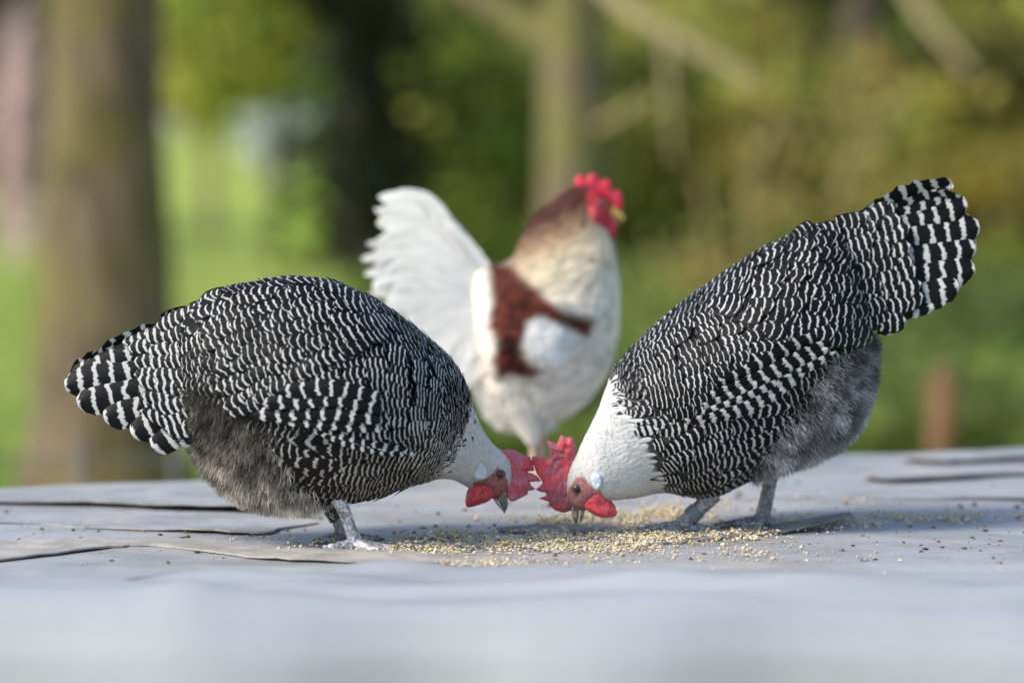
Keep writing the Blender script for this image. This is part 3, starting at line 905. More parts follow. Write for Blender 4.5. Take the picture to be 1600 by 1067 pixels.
# twigs and pale stalks in front of the bushes
for i, (pts, lab) in enumerate([
        ([(1075, 700), (1085, 560), (1110, 420), (1095, 280)], 'pale dry stalk standing right of the cockerel'),
        ([(1310, 330), (1330, 250), (1370, 205), (1400, 180)], 'arched yellowish stalk above the right hen\'s back'),
        ([(1180, 420), (1175, 300), (1200, 210), (1240, 170)], 'thin upright stalk in the middle of the olive bushes')]):
    P = [at(px, py, 13.5) for px, py in pts]
    v, f = tube_mesh(curve_pts(P, 14), np.linspace(0.035, 0.015, 14), 7, True, 0.1)
    root = empty('dry_stalk', P[0]); tag(root, lab, 'stalk', 'dry stalks before the bushes')
    mk_mesh('stem', v, f, M['twig_pale'] if 'twig_pale' in M else M.setdefault('twig_pale', bark_mat('pale_twig', (0.26, 0.21, 0.10), (0.2, 0.15, 0.07))), root)
    p, idx = clumps(np.mean(P, 0), (0.12, 0.1, 0.45), 14, 14, 0.08); V, F, C = leaf_mesh(p, 0.045, colour_leaves(idx, 14, YEL)); mk_mesh('leaves', V, F, M['leaf'], root, None, {'ca': C}, smooth=False)
# bright young foliage hanging in at the upper left of the shade-dark tree
b = on_ground(330, 24.0)
tree('young_tree', 'bright yellow-green young tree at the far side of the lawn', b, 3.0, 0.05, bk_tan, at(320, 40, 20), (0.42, 0.5, 0.62), (0.44, 0.48, 0.08), 80, 26, 0.07, 0.13, (0, 0), 3)
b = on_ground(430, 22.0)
tree('green_tree', 'green low-branched tree left of the shade-dark tree', b, 3.4, 0.06, bk_shade_dark, at(450, 30, 19), (0.75, 0.5, 0.42), (0.30, 0.34, 0.05), 90, 26, 0.07, 0.13, (0.1, 0), 3)
# blossom
shrub('blossom_shrub', 'shrub with white blossom at the back of the lawn', on_ground(440, 30), (0.45, 0.35, 0.75), (0.13, 0.19, 0.04), 50, 24, 0.06, 0.12, flowers=((0.74, 0.76, 0.76), 1800, 0.06, at(432, 180, 28), (0.12, 0.1, 0.22)))
shrub('blossom_shrub', 'shrub with pale pink blossom left of the mossy trunk', on_ground(20, 24), (0.5, 0.4, 0.95), (0.16, 0.13, 0.06), 50, 24, 0.06, 0.12, flowers=((0.74, 0.56, 0.54), 1300, 0.06, at(32, 220, 22), (0.055, 0.1, 0.36)))
# far hedge of trees that closes the view
far = [(-330, 'far green tree beyond the left edge of the view'), (-120, 'far dark tree at the left edge of the picture'), (110, 'far yellow-green tree half hidden by the mossy trunk'), (330, 'far green tree behind the bright lawn'),
       (530, 'far dark tree directly behind the shade-dark tree'), (720, 'far green tree above the cockerel\'s tail'), (930, 'far yellow-green tree behind the slim tan trunk'), (1130, 'far green tree behind the bare branch'),
       (1330, 'far dark tree behind the shaded grey-brown trunk'), (1530, 'far yellow-green tree at the right edge of the picture'), (1740, 'far green tree beyond the right edge of the view')]
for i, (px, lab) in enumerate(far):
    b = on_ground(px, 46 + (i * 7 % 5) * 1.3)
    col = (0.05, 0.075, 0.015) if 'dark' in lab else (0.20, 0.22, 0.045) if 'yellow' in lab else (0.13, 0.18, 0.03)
    tree('far_tree', lab, b, 4.5, 0.16, bk_shade_dark, (b[0], b[1], b[2] + 3.0), (1.8, 1.3, 3.1), col, 150, 22, 0.20, 0.36, limbs=3, group='row of trees far behind the lawn')
# stake in the grass on the right
def stake():
    b = on_ground(1472, 8.4)
    root = empty('wooden_stake', b); tag(root, 'short orange-brown wooden stake in the grass at the right', 'stake')
    w = 0.042; h = at(1472, 585, 8.4)[2] - b[2]
    v, f = tube_mesh([np.array(b) + [0, 0, -0.05], np.array(b) + [0, 0, h * 0.5], np.array(b) + [0.01, 0, h]], [w, w * 0.97, w * 0.9], 12, True, 0.06)
    mk_mesh('post', v, f, bark_mat('stake_wood', (0.17, 0.095, 0.05), (0.11, 0.065, 0.035)), root)
    v, f = tube_mesh([np.array(b) + [0.01, 0, h - 0.004], np.array(b) + [0.011, 0, h + 0.02]], [w * 0.92, w * 0.6], 12)
    mk_mesh('cap', v, f, bark_mat('stake_end', (0.20, 0.13, 0.08), (0.15, 0.10, 0.06)), root)
stake()
# low wire fence on the left, behind the table
def fence():
    d = 6.0
    a, c = on_ground(-60, d), on_ground(330, d)
    root = empty('wire_fence', a); tag(root, 'low wire fence with thin posts behind the left hen\'s tail', 'fence')
    wire = plain('galvanised_wire', (0.12, 0.12, 0.11), 0.6, 0.3, 0.3)
    for px in (-20, 122, 270):
        p = np.array(on_ground(px, d)); top = at(px, 690, d)
        v, f = tube_mesh([p + [0, 0, -0.05], np.array([p[0], p[1], top[2]])], [0.007, 0.007], 8); mk_mesh('post', v, f, wire, root)
    for row in (715, 790, 860):
        P = [at(px, row + 6 * math.sin(px * 0.01), d) for px in (-160, -20, 122, 270, 420)]
        v, f = tube_mesh(curve_pts(P, 20), np.full(20, 0.004), 6); mk_mesh('wire', v, f, wire, root)
fence()

# ================================================================== the table
EDGE_F = -0.46
def far_edge(x): return 0.685 + 0.37 * x + 0.012 * math.sin(x * 9)
def fbm(x, y, s, o=3):
    return mnoise.fractal((x * s, y * s, 1.7), 1.0, 2.0, o)

FOLDS = [(-0.42, -0.36, 0.45, 0.020, 0.020, 0.16), (-0.12, -0.33, -0.30, 0.022, 0.018, 0.20), (0.16, -0.40, 0.35, 0.020, 0.020, 0.18), (0.36, -0.32, -0.55, 0.018, 0.017, 0.12), (0.50, -0.40, 0.7, 0.020, 0.018, 0.12), (-0.25, -0.43, 0.9, 0.018, 0.016, 0.08), (0.02, -0.27, 0.12, 0.010, 0.014, 0.2), (0.44, -0.25, 0.2, 0.010, 0.015, 0.15)]
def table_z(x, y):
    """gentle waves and creases of the covering sheet; calm where the birds stand"""
    calm = min(1.0, max(0.12, abs(y + 0.0) / 0.22 - 0.35)) if -0.30 < y < 0.30 else 1.0
    z = 0.0035 * fbm(x * 0.7, y * 1.6, 4.0)
    if y < -0.12:
        k = min(1, (-0.12 - y) / 0.12)
        z += k * (0.013 * fbm(x * 0.5, y * 2.4, 4.2, 2) + 0.003 * math.sin(y * 46 + 5 * math.sin(x * 2.3)) * fbm(x + 3, y, 2.0, 1))
    for (yy, am, wd_, ph) in ((-0.24, 0.012, 0.016, 0.4), (-0.30, 0.020, 0.020, 2.1), (-0.35, 0.022, 0.020, 4.0), (-0.41, 0.022, 0.022, 5.2)):
        c = yy + 0.07 * math.sin(2.9 * x + ph) + 0.016 * math.sin(8 * x + ph * 2)
        z += am * (0.5 + 0.5 * math.sin(3.1 * x + ph * 1.7)) * math.exp(-((y - c) / wd_) ** 2)
    if y < -0.17:
        for (x0, y0, mm, am, wd_, ln) in FOLDS:
            dd = ((y - y0) - mm * (x - x0)) / math.sqrt(1 + mm * mm)
            z += 0.42 * am * math.exp(-(dd / (1.5 * wd_)) ** 2 - ((x - x0) / ln) ** 2) * min(1, (-0.17 - y) / 0.05)
    return z * calm

def table_material():
    m = NT('weathered_sheet')
    o = m.obj()
    mp = m.n('ShaderNodeMapping'); mp.inputs['Scale'].default_value = (1, 2.2, 1); m.t.links.new(o, mp.inputs[0])
    st = m.ramp(m.noise(7, mp.outputs[0], 5, 0.6), 0.40, 0.66)
    c = m.mix(st, rgb(0.325, 0.325, 0.335), rgb(0.235, 0.235, 0.235))
    dirt = m.ramp(m.noise(22, mp.outputs[0], 6, 0.65), 0.52, 0.72)
    c = m.mix(m.math('MULTIPLY', dirt, 0.6), c, rgb(0.22, 0.19, 0.16))
    pale = m.ramp(m.noise(4.2, o, 3), 0.5, 0.7)
    c = m.mix(m.math('MULTIPLY', pale, 0.45), c, rgb(0.37, 0.35, 0.33))
    sp = m.ramp(m.noise(190, o, 2), 0.66, 0.72)
    c = m.mix(m.math('MULTIPLY', sp, 0.5), c, rgb(0.16, 0.13, 0.11))
    s2 = m.n('ShaderNodeMapping'); s2.inputs['Scale'].default_value = (5, 60, 5); s2.inputs['Rotation'].default_value = (0, 0, 0.12); m.t.links.new(o, s2.inputs[0])
    scr = m.ramp(m.noise(1.6, s2.outputs[0], 5, 0.7), 0.58, 0.72)
    c = m.mix(m.math('MULTIPLY', scr, 0.45), c, rgb(0.17, 0.15, 0.135))
    warm = m.ramp(m.noise(9, o, 4), 0.56, 0.7)
    c = m.mix(m.math('MULTIPLY', warm, 0.4), c, rgb(0.40, 0.34, 0.27))
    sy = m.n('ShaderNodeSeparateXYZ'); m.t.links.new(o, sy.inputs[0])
    wear_sky_mix = m.ramp(m.math('ADD', sy.outputs[1], m.math('MULTIPLY', m.noise(4, o, 3), 0.16)), -0.34, -0.14)
    c = m.mix(m.math('ADD', m.math('MULTIPLY', wear_sky_mix, 0.88), 0.12), rgb(0.29, 0.30, 0.325), c)  # front drop: bluish skylight tone put into the sheet colour; top keeps wear
    m.P(Base_Color=c, Roughness=0.5, Specular_IOR_Level=0.4)
    h = m.math('ADD', m.noise(60, mp.outputs[0], 5), m.math('MULTIPLY', m.noise(500, o, 2), 0.15))
    m.bump(m.math('ADD', h, m.math('MULTIPLY', m.noise(12, mp.outputs[0], 3, 0.5), 1.2)), m.math('MULTIPLY', m.math('ADD', wear_sky_mix, 0.12), 0.38), 0.006)
    return m.m
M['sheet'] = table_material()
M['sheet_under'] = plain('sheet_layer', (0.33, 0.33, 0.335), 0.6, 0.3, 0.45, 16, 0.4, 90, 0.003)
M['rim'] = plain('sheet_layer_pale', (0.40, 0.37, 0.33), 0.6, 0.3, 0.5, 30, 0.4, 120, 0.003)
M['bark'] = plain('grey_wood_flake', (0.22, 0.21, 0.20), 0.75, 0.2, 0.6, 40, 0.7, 260, 0.002)
M['wood'] = plain('old_timber', (0.22, 0.17, 0.12), 0.8, 0.2, 0.5, 12, 0.5, 60, 0.004)

table = empty('garden_table', (0, 0.1, -0.75))
tag(table, 'low table covered with a creased weathered grey sheet, under the birds', 'table')
def build_cover():
    xs = np.linspace(-1.05, 1.05, 240)
    V = []; rows = 0
    prof = []
    for t in np.linspace(0, 1, 190): prof.append(('top', t))
    for k in range(1, 34): prof.append(('drop', k / 33))
    for kind, t in prof:
        for x in xs:
            if kind == 'top':
                fe = far_edge(x); y = fe + (EDGE_F - fe) * t; z = table_z(x, y)
            else:
                a = min(1, t / 0.30); ang = a * math.pi / 2; R = 0.035
                fold = 0.030 * math.sin(x * 11 + 2.2 * math.sin(x * 4)) + 0.008 * fbm(x, 0.3, 5)
                y = EDGE_F - R * math.sin(ang) - fold * t - max(0, t - 0.2) * 0.09; z = table_z(x, EDGE_F) * (1 - a) - R * (1 - math.cos(ang)) - max(0, t - 0.30) * 0.34
            V.append((x, y, z))
        rows += 1
    # far hem hangs down a little
    hem = []
    for k in (0.03, 0.015, 0.0):
        for x in xs: hem.append((x, far_edge(x) + 0.012 * (1 if k else 0.6), -k * 2 + table_z(x, far_edge(x)) - 0.006))
    V = hem + V; rows += 3
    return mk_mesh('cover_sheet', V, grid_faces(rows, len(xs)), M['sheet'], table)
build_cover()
def box(x0, x1, y0, y1, z0, z1):
    V = np.array([(x, y, z) for x in (x0, x1) for y in (y0, y1) for z in (z0, z1)])
    F = [(0, 1, 3, 2), (4, 6, 7, 5), (0, 4, 5, 1), (2, 3, 7, 6), (0, 2, 6, 4), (1, 5, 7, 3)]
    return V, F
def deck():
    V = [(-1.03, EDGE_F + 0.01, -0.02), (1.03, EDGE_F + 0.01, -0.02), (1.03, far_edge(1.03) - 0.01, -0.02), (-1.03, far_edge(-1.03) - 0.01, -0.02)]
    V += [(x, y, z - 0.03) for x, y, z in V]
    mk_mesh('table_top', V, [(0, 1, 2, 3), (7, 6, 5, 4), (0, 4, 5, 1), (1, 5, 6, 2), (2, 6, 7, 3), (3, 7, 4, 0)], M['wood'], table, smooth=False)
deck()
for lx, ly in ((-0.93, -0.42), (0.93, -0.42), (-0.93, 0.25), (0.93, 0.85)):
    v, f = box(lx - 0.035, lx + 0.035, ly - 0.035, ly + 0.035, -0.75, -0.05)
    mk_mesh('leg', v, f, M['wood'], table, smooth=False)

def slab(name, outline_px, z0, thick, mat, parent, lift=None, step=0.012, rough=0.002, jag=0.0045, world=False):
    """thin layer lying on the table; lift(x, y) raises parts of it"""
    ol = np.array([ground_at(px, py)[:2] for px, py in outline_px]) if not world else np.array(outline_px)
    ol = smooth_outline(ol, 5)
    ol = ol + np.array([[mnoise.noise((p[0] * 90, p[1] * 90, 0.5)), mnoise.noise((p[0] * 90, p[1] * 90, 7.5))] for p in ol]) * jag
    pts, tris = fill_outline(ol, step)
    zt = np.array([table_z(x, y) * 0.5 for x, y in pts]) + z0 + rough * np.array([fbm(x, y, 14) for x, y in pts])
    if lift is not None: zt = zt + np.array([lift(x, y) for x, y in pts])
    n = len(pts)
    A = np.stack([pts[:, 0], pts[:, 1], zt + thick], 1); B = np.stack([pts[:, 0], pts[:, 1], zt], 1)
    F = list(tris) + [tuple(i + n for i in t[::-1]) for t in tris]
    ed = {(t[i], t[(i + 1) % 3]) for t in tris for i in range(3)}
    F += [(b, a, a + n, b + n) for (a, b) in ed if (b, a) not in ed]
    return mk_mesh(name, np.vstack([A, B]), F, mat, parent, smooth=False)

def ramp_y(y0, y1, h):
    return lambda x, y: h * min(1, max(0, (y1 - y) / (y1 - y0)))
g = lambda px, py: ground_at(px, py)[1]
slab('cover_layer', [(95, 797), (180, 799), (260, 803), (400, 808), (480, 812), (560, 812), (640, 796), (600, 768), (300, 764), (60, 776), (-60, 780), (-60, 792)], 0.0004, 0.0025, M['sheet_under'], table, lambda x, y: ramp_y(g(300, 806), g(300, 780), 0.0075)(x, y) * min(1, max(0, (-0.20 - x) / 0.06)) - 0.006 * min(1, max(0, (x + 0.22) / 0.05)))
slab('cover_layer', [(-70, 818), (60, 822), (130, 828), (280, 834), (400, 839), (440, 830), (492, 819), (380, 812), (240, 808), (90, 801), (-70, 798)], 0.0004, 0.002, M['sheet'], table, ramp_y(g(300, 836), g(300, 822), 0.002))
slab('cover_layer', [(-70, 884), (60, 874), (170, 860), (240, 857), (330, 868), (430, 880), (560, 884), (700, 884), (860, 880), (960, 868), (700, 868), (560, 866), (420, 860), (300, 850), (120, 848), (-70, 854)], 0.0006, 0.0018, M['rim'], table, lambda x, y: ramp_y(g(300, 880), g(300, 862), 0.0018)(x, y) - 0.005 * min(1, max(0, (x + 0.10) / 0.12)))
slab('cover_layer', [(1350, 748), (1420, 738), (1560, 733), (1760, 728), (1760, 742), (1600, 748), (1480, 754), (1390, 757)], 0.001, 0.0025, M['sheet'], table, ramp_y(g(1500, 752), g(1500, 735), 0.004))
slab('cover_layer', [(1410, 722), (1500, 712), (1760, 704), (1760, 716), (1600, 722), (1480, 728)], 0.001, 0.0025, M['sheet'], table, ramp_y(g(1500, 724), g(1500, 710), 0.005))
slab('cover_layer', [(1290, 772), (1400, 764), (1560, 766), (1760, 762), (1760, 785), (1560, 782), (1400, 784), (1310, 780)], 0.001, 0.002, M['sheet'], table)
slab('cover_layer', [(-60, 905), (80, 897), (260, 893), (420, 897), (330, 912), (140, 925), (-60, 930)], 0.001, 0.003, M['sheet'], table, ramp_y(g(200, 915), g(200, 900), 0.002))

def flake(outline, z0, th, lift, label):
    pts = [ground_at(*p) for p in outline]
    root = slab('wood_flake', outline, z0, th, M['bark'], None, lift, 0.008, 0.0012, 0.0045)
    c = np.mean(pts, 0)
    me = root.data
    co = np.empty(len(me.vertices) * 3, np.float32); me.vertices.foreach_get('co', co)
    co = co.reshape(-1, 3) - np.array([c[0], c[1], 0]); me.vertices.foreach_set('co', co.ravel().astype(np.float32)); me.update()
    root.location = (c[0], c[1], 0)
    tag(root, label, 'wood flake')
flake([(1010, 846), (1090, 849), (1180, 842), (1260, 835), (1328, 826), (1322, 820), (1240, 826), (1150, 833), (1060, 836), (990, 839)], 0.0006, 0.0022,
      lambda x, y: max(0, (x - 0.27)) * 0.12, 'long grey wood flake with lifted right end under the right hen\'s feet')
flake([(775, 832), (820, 826), (900, 823), (985, 826), (1010, 833), (960, 839), (880, 837), (810, 836)], 0.001, 0.002,
      lambda x, y: 0.0, 'thin grey wood flake among the feed below the right hen\'s beak')
flake([(925, 846), (985, 841), (1060, 845), (1075, 851), (1000, 855), (940, 852)], 0.0008, 0.002,
      lambda x, y: 0.0, 'short grey wood flake in front of the right hen\'s long toes')

# feed: cracked corn and seeds, far too many to count
def scatter_feed():
    blobs = [(700, 858, 120, 9, 1500), (840, 852, 130, 12, 2600), (960, 848, 110, 12, 2000), (1080, 838, 120, 12, 1700), (940, 818, 120, 8, 1500), (1050, 806, 90, 6, 700), (690, 842, 70, 4, 450), (1250, 822, 130, 8, 500), (1430, 812, 150, 7, 520),
             (600, 868, 90, 6, 350), (760, 884, 130, 6, 260), (1060, 868, 220, 12, 260), (1130, 790, 130, 5, 160), (700, 895, 120, 4, 120), (450, 852, 120, 12, 90), (1300, 790, 220, 25, 90), (830, 790, 90, 20, 40), (1200, 880, 300, 22, 60)]
    base = np.array([(1, 0, 0), (-0.9, 0.5, 0), (-0.8, -0.6, 0), (0.1, 0.1, 0.75), (0, 0, -0.5), (0.2, 0.95, 0.1), (0.3, -0.9, 0.05)])
    tri = [(0, 5, 3), (5, 1, 3), (1, 2, 3), (2, 6, 3), (6, 0, 3), (5, 0, 4), (1, 5, 4), (2, 1, 4), (6, 2, 4), (0, 6, 4)]
    pal = np.array([(0.60, 0.51, 0.35), (0.60, 0.45, 0.18), (0.62, 0.56, 0.46), (0.55, 0.43, 0.27), (0.58, 0.51, 0.27), (0.28, 0.16, 0.08), (0.52, 0.50, 0.20), (0.70, 0.50, 0.34), (0.10, 0.07, 0.05)])
    wt = np.array([0.27, 0.09, 0.33, 0.10, 0.07, 0.03, 0.03, 0.07, 0.01])
    V, C = [], []
    F = []
    n = 0
    for (cx, cy, sx, sy, k) in blobs:
        for _ in range(int(k * 2.3)):
            px, py = cx + random.gauss(0, sx * 0.55), cy + random.gauss(0, sy * 0.6)
            if py < 770 or py > 960: continue
            x, y, _z = ground_at(px, py)
            x += random.gauss(0, 0.004); y += random.gauss(0, 0.006)
            heap = 0.0035 * max(0, fbm(x, y, 30, 2) + 0.55) if k > 400 else 0
            if fbm(x, y * 0.7, 26, 2) < -0.05 and random.random() < 0.75: continue
            s = random.choice((0.0006, 0.0008, 0.0011, 0.0011, 0.0015, 0.0019, 0.0027)) * random.uniform(0.75, 1.2)
            a = random.uniform(0, 6.28); ca_, sa = math.cos(a), math.sin(a)
            b = base * s * np.array([1, random.uniform(0.55, 1.0), random.uniform(0.5, 0.95)]) * (1 + 0.25 * rng.normal(size=(7, 1)))
            R = np.stack([b[:, 0] * ca_ - b[:, 1] * sa, b[:, 0] * sa + b[:, 1] * ca_, b[:, 2]], 1)
            V.append(R + [x, y, table_z(x, y) + s * 0.45 + heap * random.random() + (0.004 if random.random() < 0.1 else 0.0005)])
            c = pal[rng.choice(9, p=wt)] * random.uniform(0.75, 1.15)
            C.append(np.tile(c, (7, 1)))
            F.append(np.array(tri) + n * 7); n += 1
    o = mk_mesh('scattered_feed', np.vstack(V), np.vstack(F), vcol_material('feed_grain', 0.6, 0.3), None, None, {'ca': np.vstack(C)}, smooth=False)
    tag(o, 'cracked corn and mixed seed scattered on the table between the hens', 'feed', kind='stuff')
scatter_feed()
def crumbs():
    V, F, C, n = [], [], [], 0
    for _ in range(520):
        px, py = random.uniform(-40, 1640), random.triangular(730, 905, 830)
        if px < 700 and py < 790: continue
        x, y, _z = ground_at(px, py); s = random.choice((0.0008, 0.0012, 0.002, 0.003)) * random.uniform(0.6, 1.3)
        p = rng.normal(size=(6, 3)); p /= np.linalg.norm(p, axis=1)[:, None]; p *= s * np.array([1.3, 1, 0.5])
        p = np.array([(s, 0, 0), (-s, 0.2 * s, 0), (0.1 * s, s, 0), (0, -s * 0.9, 0), (0, 0, s * 0.5), (0, 0, -s * 0.4)]) * (1 + 0.35 * rng.normal(size=(6, 1)))
        V.append(p + [x, y, table_z(x, y) + s * 0.3])
        F.append(np.array([(0, 2, 4), (2, 1, 4), (1, 3, 4), (3, 0, 4), (2, 0, 5), (1, 2, 5), (3, 1, 5), (0, 3, 5)]) + n * 6); n += 1
        C.append(np.tile(np.array(random.choice([(0.06, 0.045, 0.035), (0.12, 0.09, 0.06), (0.22, 0.17, 0.12), (0.09, 0.10, 0.04)])), (6, 1)))
    o = mk_mesh('soil_crumbs', np.vstack(V), np.vstack(F), vcol_material('soil_crumb', 0.9, 0.1), None, None, {'ca': np.vstack(C)}, smooth=False)
    tag(o, 'dark specks of soil and husk strewn over the grey table', 'crumbs', kind='stuff')
crumbs()

# ================================================================== the two barred hens
def hen(cfg):
    bird = Bird('barred_hen', cfg['y0'], cfg['xroot'])
    tag(bird.root, cfg['label'], 'hen', 'barred hens pecking at the feed')
    loft = Loft(bird, cfg['stations'])
    face, flp, neckp = cfg['face'], cfg['fluff'], cfg['neck']
    hy = cfg['head_dep']
    adjp = lambda poly: [bird.adj(p[0], p[1], hy) for p in poly]
    face = adjp(face)

    def body_col(V):
        x, y = V[:, 0], V[:, 2]
        c = np.tile(np.array([0.03, 0.03, 0.032]), (len(V), 1))
        k = soft_in(x, y, flp, 10)[:, None]; c = c * (1 - k) + np.array(cfg['down_root']) * k
        k = soft_in(x, y, neckp, 8)[:, None]; c = c * (1 - k) + np.array([0.56, 0.55, 0.52]) * k
        k = soft_in(x, y, face, 1.6)[:, None]
        red = np.array(cfg['face_col']) * (0.75 + 0.5 * rng.random((len(V), 1)))
        return c * (1 - k) + red * k
    body_mesh(bird, loft, body_col)

    # ---- contour feathers, row after row from the neck to the rump
    chunks = []
    Fs, cen, A, B, E, Wd = body_rows(loft, cfg['r_head'], cfg['r_tail'], cfg['row_step'], cfg['bend'], cfg['spacing'])
    R = Fs(A, B); x, y = R[:, 0], R[:, 2]
    infl = soft_in(x, y, flp, 24); inneck = soft_in(x, y, neckp, 22)
    keep = (rng.random(len(A)) > infl ** 1.5 * 1.15) & ~in_poly(x, y, face) & ~(in_poly(x, y, cfg['wing_hide']) & (np.abs(R[:, 1]) > 45))
    near_face = dist_poly(x, y, face) < 1.0
    keep &= ~near_face
    A, B, E, Wd, x, y, inneck, infl = [q[keep] for q in (A, B, E, Wd, x, y, inneck, infl)]
    n = len(A)
    white = rng.random(n) < np.clip((inneck - 0.18) / 0.5, 0, 1)
    wf = cfg['wf'](x, y) + 0.045 * rng.normal(size=n)
    blotch = np.array([mnoise.noise((a_ * 0.018, b_ * 0.018, c_ * 0.018)) for a_, b_, c_ in zip(x, y, A)])
    wf = wf * (0.86 + 0.35 * blotch)
    wf = wf + np.clip(inneck - 0.05, 0, 1) * 0.5
    wf[white] = 1.2
    ca = np.tile(DARK, (n, 1)) * rng.uniform(0.7, 1.6, (n, 1)); cb = np.tile(WHITE, (n, 1)) * rng.uniform(0.78, 1.06, (n, 1)) * (1 + 0.35 * blotch)[:, None]
    warm = np.clip(cfg['warm'](x, y), 0, 1)[:, None]
    cb = cb * (1 - warm * np.array([0.12, 0.2, 0.34])); ca = ca + warm * np.array([0.016, 0.011, 0.006])
    ca[white] = cb[white] = np.array([0.62, 0.61, 0.585]) * rng.uniform(0.9, 1.04, (white.sum(), 1))
    al = np.where(white, 0.25, 1.0)
    E = np.where(white, np.minimum(E, 8.5), np.where(inneck > 0.06, np.minimum(E, 12.5), E)); Wd = np.where(white, np.minimum(Wd, 9), Wd)
    for sel, lf, ov in ((~white, (0.3, 3.2), 2.3), (white, (0.1, 0.6), 2.0)):
        P, uv, _ = lay_feathers(Fs, cen, A[sel], B[sel], E[sel], Wd[sel], ov, lf, np.maximum(1, np.round(E[sel] / np.where(inneck[sel] > 0.06, 6.3, cfg['period'](x[sel], y[sel])))) if lf[1] > 2 else 1.0)
        chunks.append((P, uv, ca[sel], cb[sel], wf[sel], al[sel]))
    # dark flecks where the white neck meets the barred breast
    zone = soft_in(x, y, neckp, 30)
    cand = np.where(white & (zone > 0.3) & (zone < 0.93) & (rng.random(n) < 0.75 * (1 - zone) ** 1.1 + 0.02))[0]
    cand = np.repeat(cand, 2); k = len(cand)
    P, uv, _ = lay_feathers(Fs, cen, A[cand] + rng.normal(size=k) * 0.05, B[cand] + rng.normal(size=k) * 0.05, rng.uniform(3.5, 6.0, k), rng.uniform(1.8, 3.6, k), 2.0, (0.5, 1.2), 1.0, jit=0.2)
    chunks.append((P, uv, np.tile(DARK, (k, 1)), np.tile(DARK * 3, (k, 1)), np.full(k, 0.15), 1.0))
    feather_object(bird, 'plumage', chunks)

    # ---- wings: coverts in rows, then the flight feathers one by one
    for side in (-1, 1):
        F, cn = patch(bird, loft, cfg['wing'], side, 18)
        wg = feather_object(bird, 'wing_coverts', [wing_rows(F, cn, cfg['wing_rows'], cfg['wing_sp'], 2.1, (0.5, 3.6), 2.0, None)])
        for (path, off, width, per, wf_) in cfg['flight']:
            path = np.array(path, float)
            q = curve_pts(path, 5)
            dep = loft.depth(q[:, 0], q[:, 1]) - off - 4
            dep = np.minimum(dep, np.linspace(dep[0], dep[-1], 5) + 4)
            dep[-1] = dep[-2] + 0.5 * (dep[-2] - dep[-3]) if cfg.get('wing_flat', True) else dep[-1]
            big_feather(bird, 'wing_feather', q, dep if side < 0 else -dep, width, per, wf_ - 0.05, side * -0.25, 0.08 * (1 if side < 0 else -1), tip=0.3, maxat=0.72, base=0.7, phase=rng.random())

        F, cn = patch(bird, loft, cfg['saddle'], side, 17, True)
        feather_object(bird, 'saddle_plumage', [wing_rows(F, cn, cfg['saddle_rows'], cfg['saddle_sp'], 2.2, (0.5, 4.2), 2.0, None, 0.14)])
    # ---- tail: feathers of both halves of the folded fan
    for side in (-1, 1):
        for (path, d0, d1, width, per, wf_) in cfg['tail']:
            dd = np.linspace(d0, d1, len(path)) * side
            dirx = 1 if path[-1][0] > path[0][0] else -1
            path = list(path[:-1]) + [(path[-1][0] + rng.normal() * 4, path[-1][1] + rng.normal() * 4)]
            if side > 0:
                path = [(px + rng.normal() * 2, py + rng.normal() * 2) for px, py in path]
                path[-1] = (path[-1][0] + cfg['tail_in'][0], path[-1][1] + cfg['tail_in'][1])
            big_feather(bird, 'tail_feather', path, dd if side > 0 else dd, width, per, wf_ - 0.035, side * dirx * 0.22, 0.10 * -side, tip=0.5, maxat=0.7, base=0.55)
    # ---- soft coverts over the quills of the tail
    for side in (-1, 1):
        F, cn = patch2(cfg['covert'], side, cfg['covert_dep'])
        feather_object(bird, 'tail_coverts', [wing_rows(F, cn, cfg['covert_rows'], cfg['covert_sp'], 2.2, (0.4, 3.4), 2.0, None)])

    # ---- down
    def dcol(P, r, kr):
        blot = np.array([mnoise.noise((p[0] * 0.035, p[1] * 0.035, p[2] * 0.035)) for p in P])[:, None]
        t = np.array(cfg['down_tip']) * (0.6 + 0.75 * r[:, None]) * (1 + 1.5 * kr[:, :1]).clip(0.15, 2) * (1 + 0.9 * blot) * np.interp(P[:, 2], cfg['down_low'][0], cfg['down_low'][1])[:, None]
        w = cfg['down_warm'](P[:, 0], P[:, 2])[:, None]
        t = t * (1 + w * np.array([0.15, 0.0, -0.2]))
        return np.stack([np.tile(np.array(cfg['down_root']), (len(P), 1)), t], 1)
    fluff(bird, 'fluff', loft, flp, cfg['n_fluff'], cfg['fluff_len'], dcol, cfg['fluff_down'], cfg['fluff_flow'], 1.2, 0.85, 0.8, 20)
    # hair-like fringe over the white neck and the edge of the face
    def ncol(P, r, kr):
        t = np.array([0.62, 0.61, 0.58]) * (0.85 + 0.2 * r[:, None])
        return np.stack([t * 0.95, t], 1)
    fluff(bird, 'neck_hair', loft, cfg['neck_hair'], 11000, 10, ncol, (0, 0, 0), cfg['hair_flow'], 0.7, 0.22, 0.12)

    # ---- head
    h = cfg['head']
    A_ = lambda p: bird.adj(p[0], p[1], hy)
    pillow(bird, 'comb', [A_(p) for p in h['comb']], hy + h.get('comb_dep', 0), h['comb_thick'], M[h['comb_mat']], None, 2.6, h.get('comb_bend'), 0.45, 1, edge=7)
    ex, ey = A_(h['eye'])
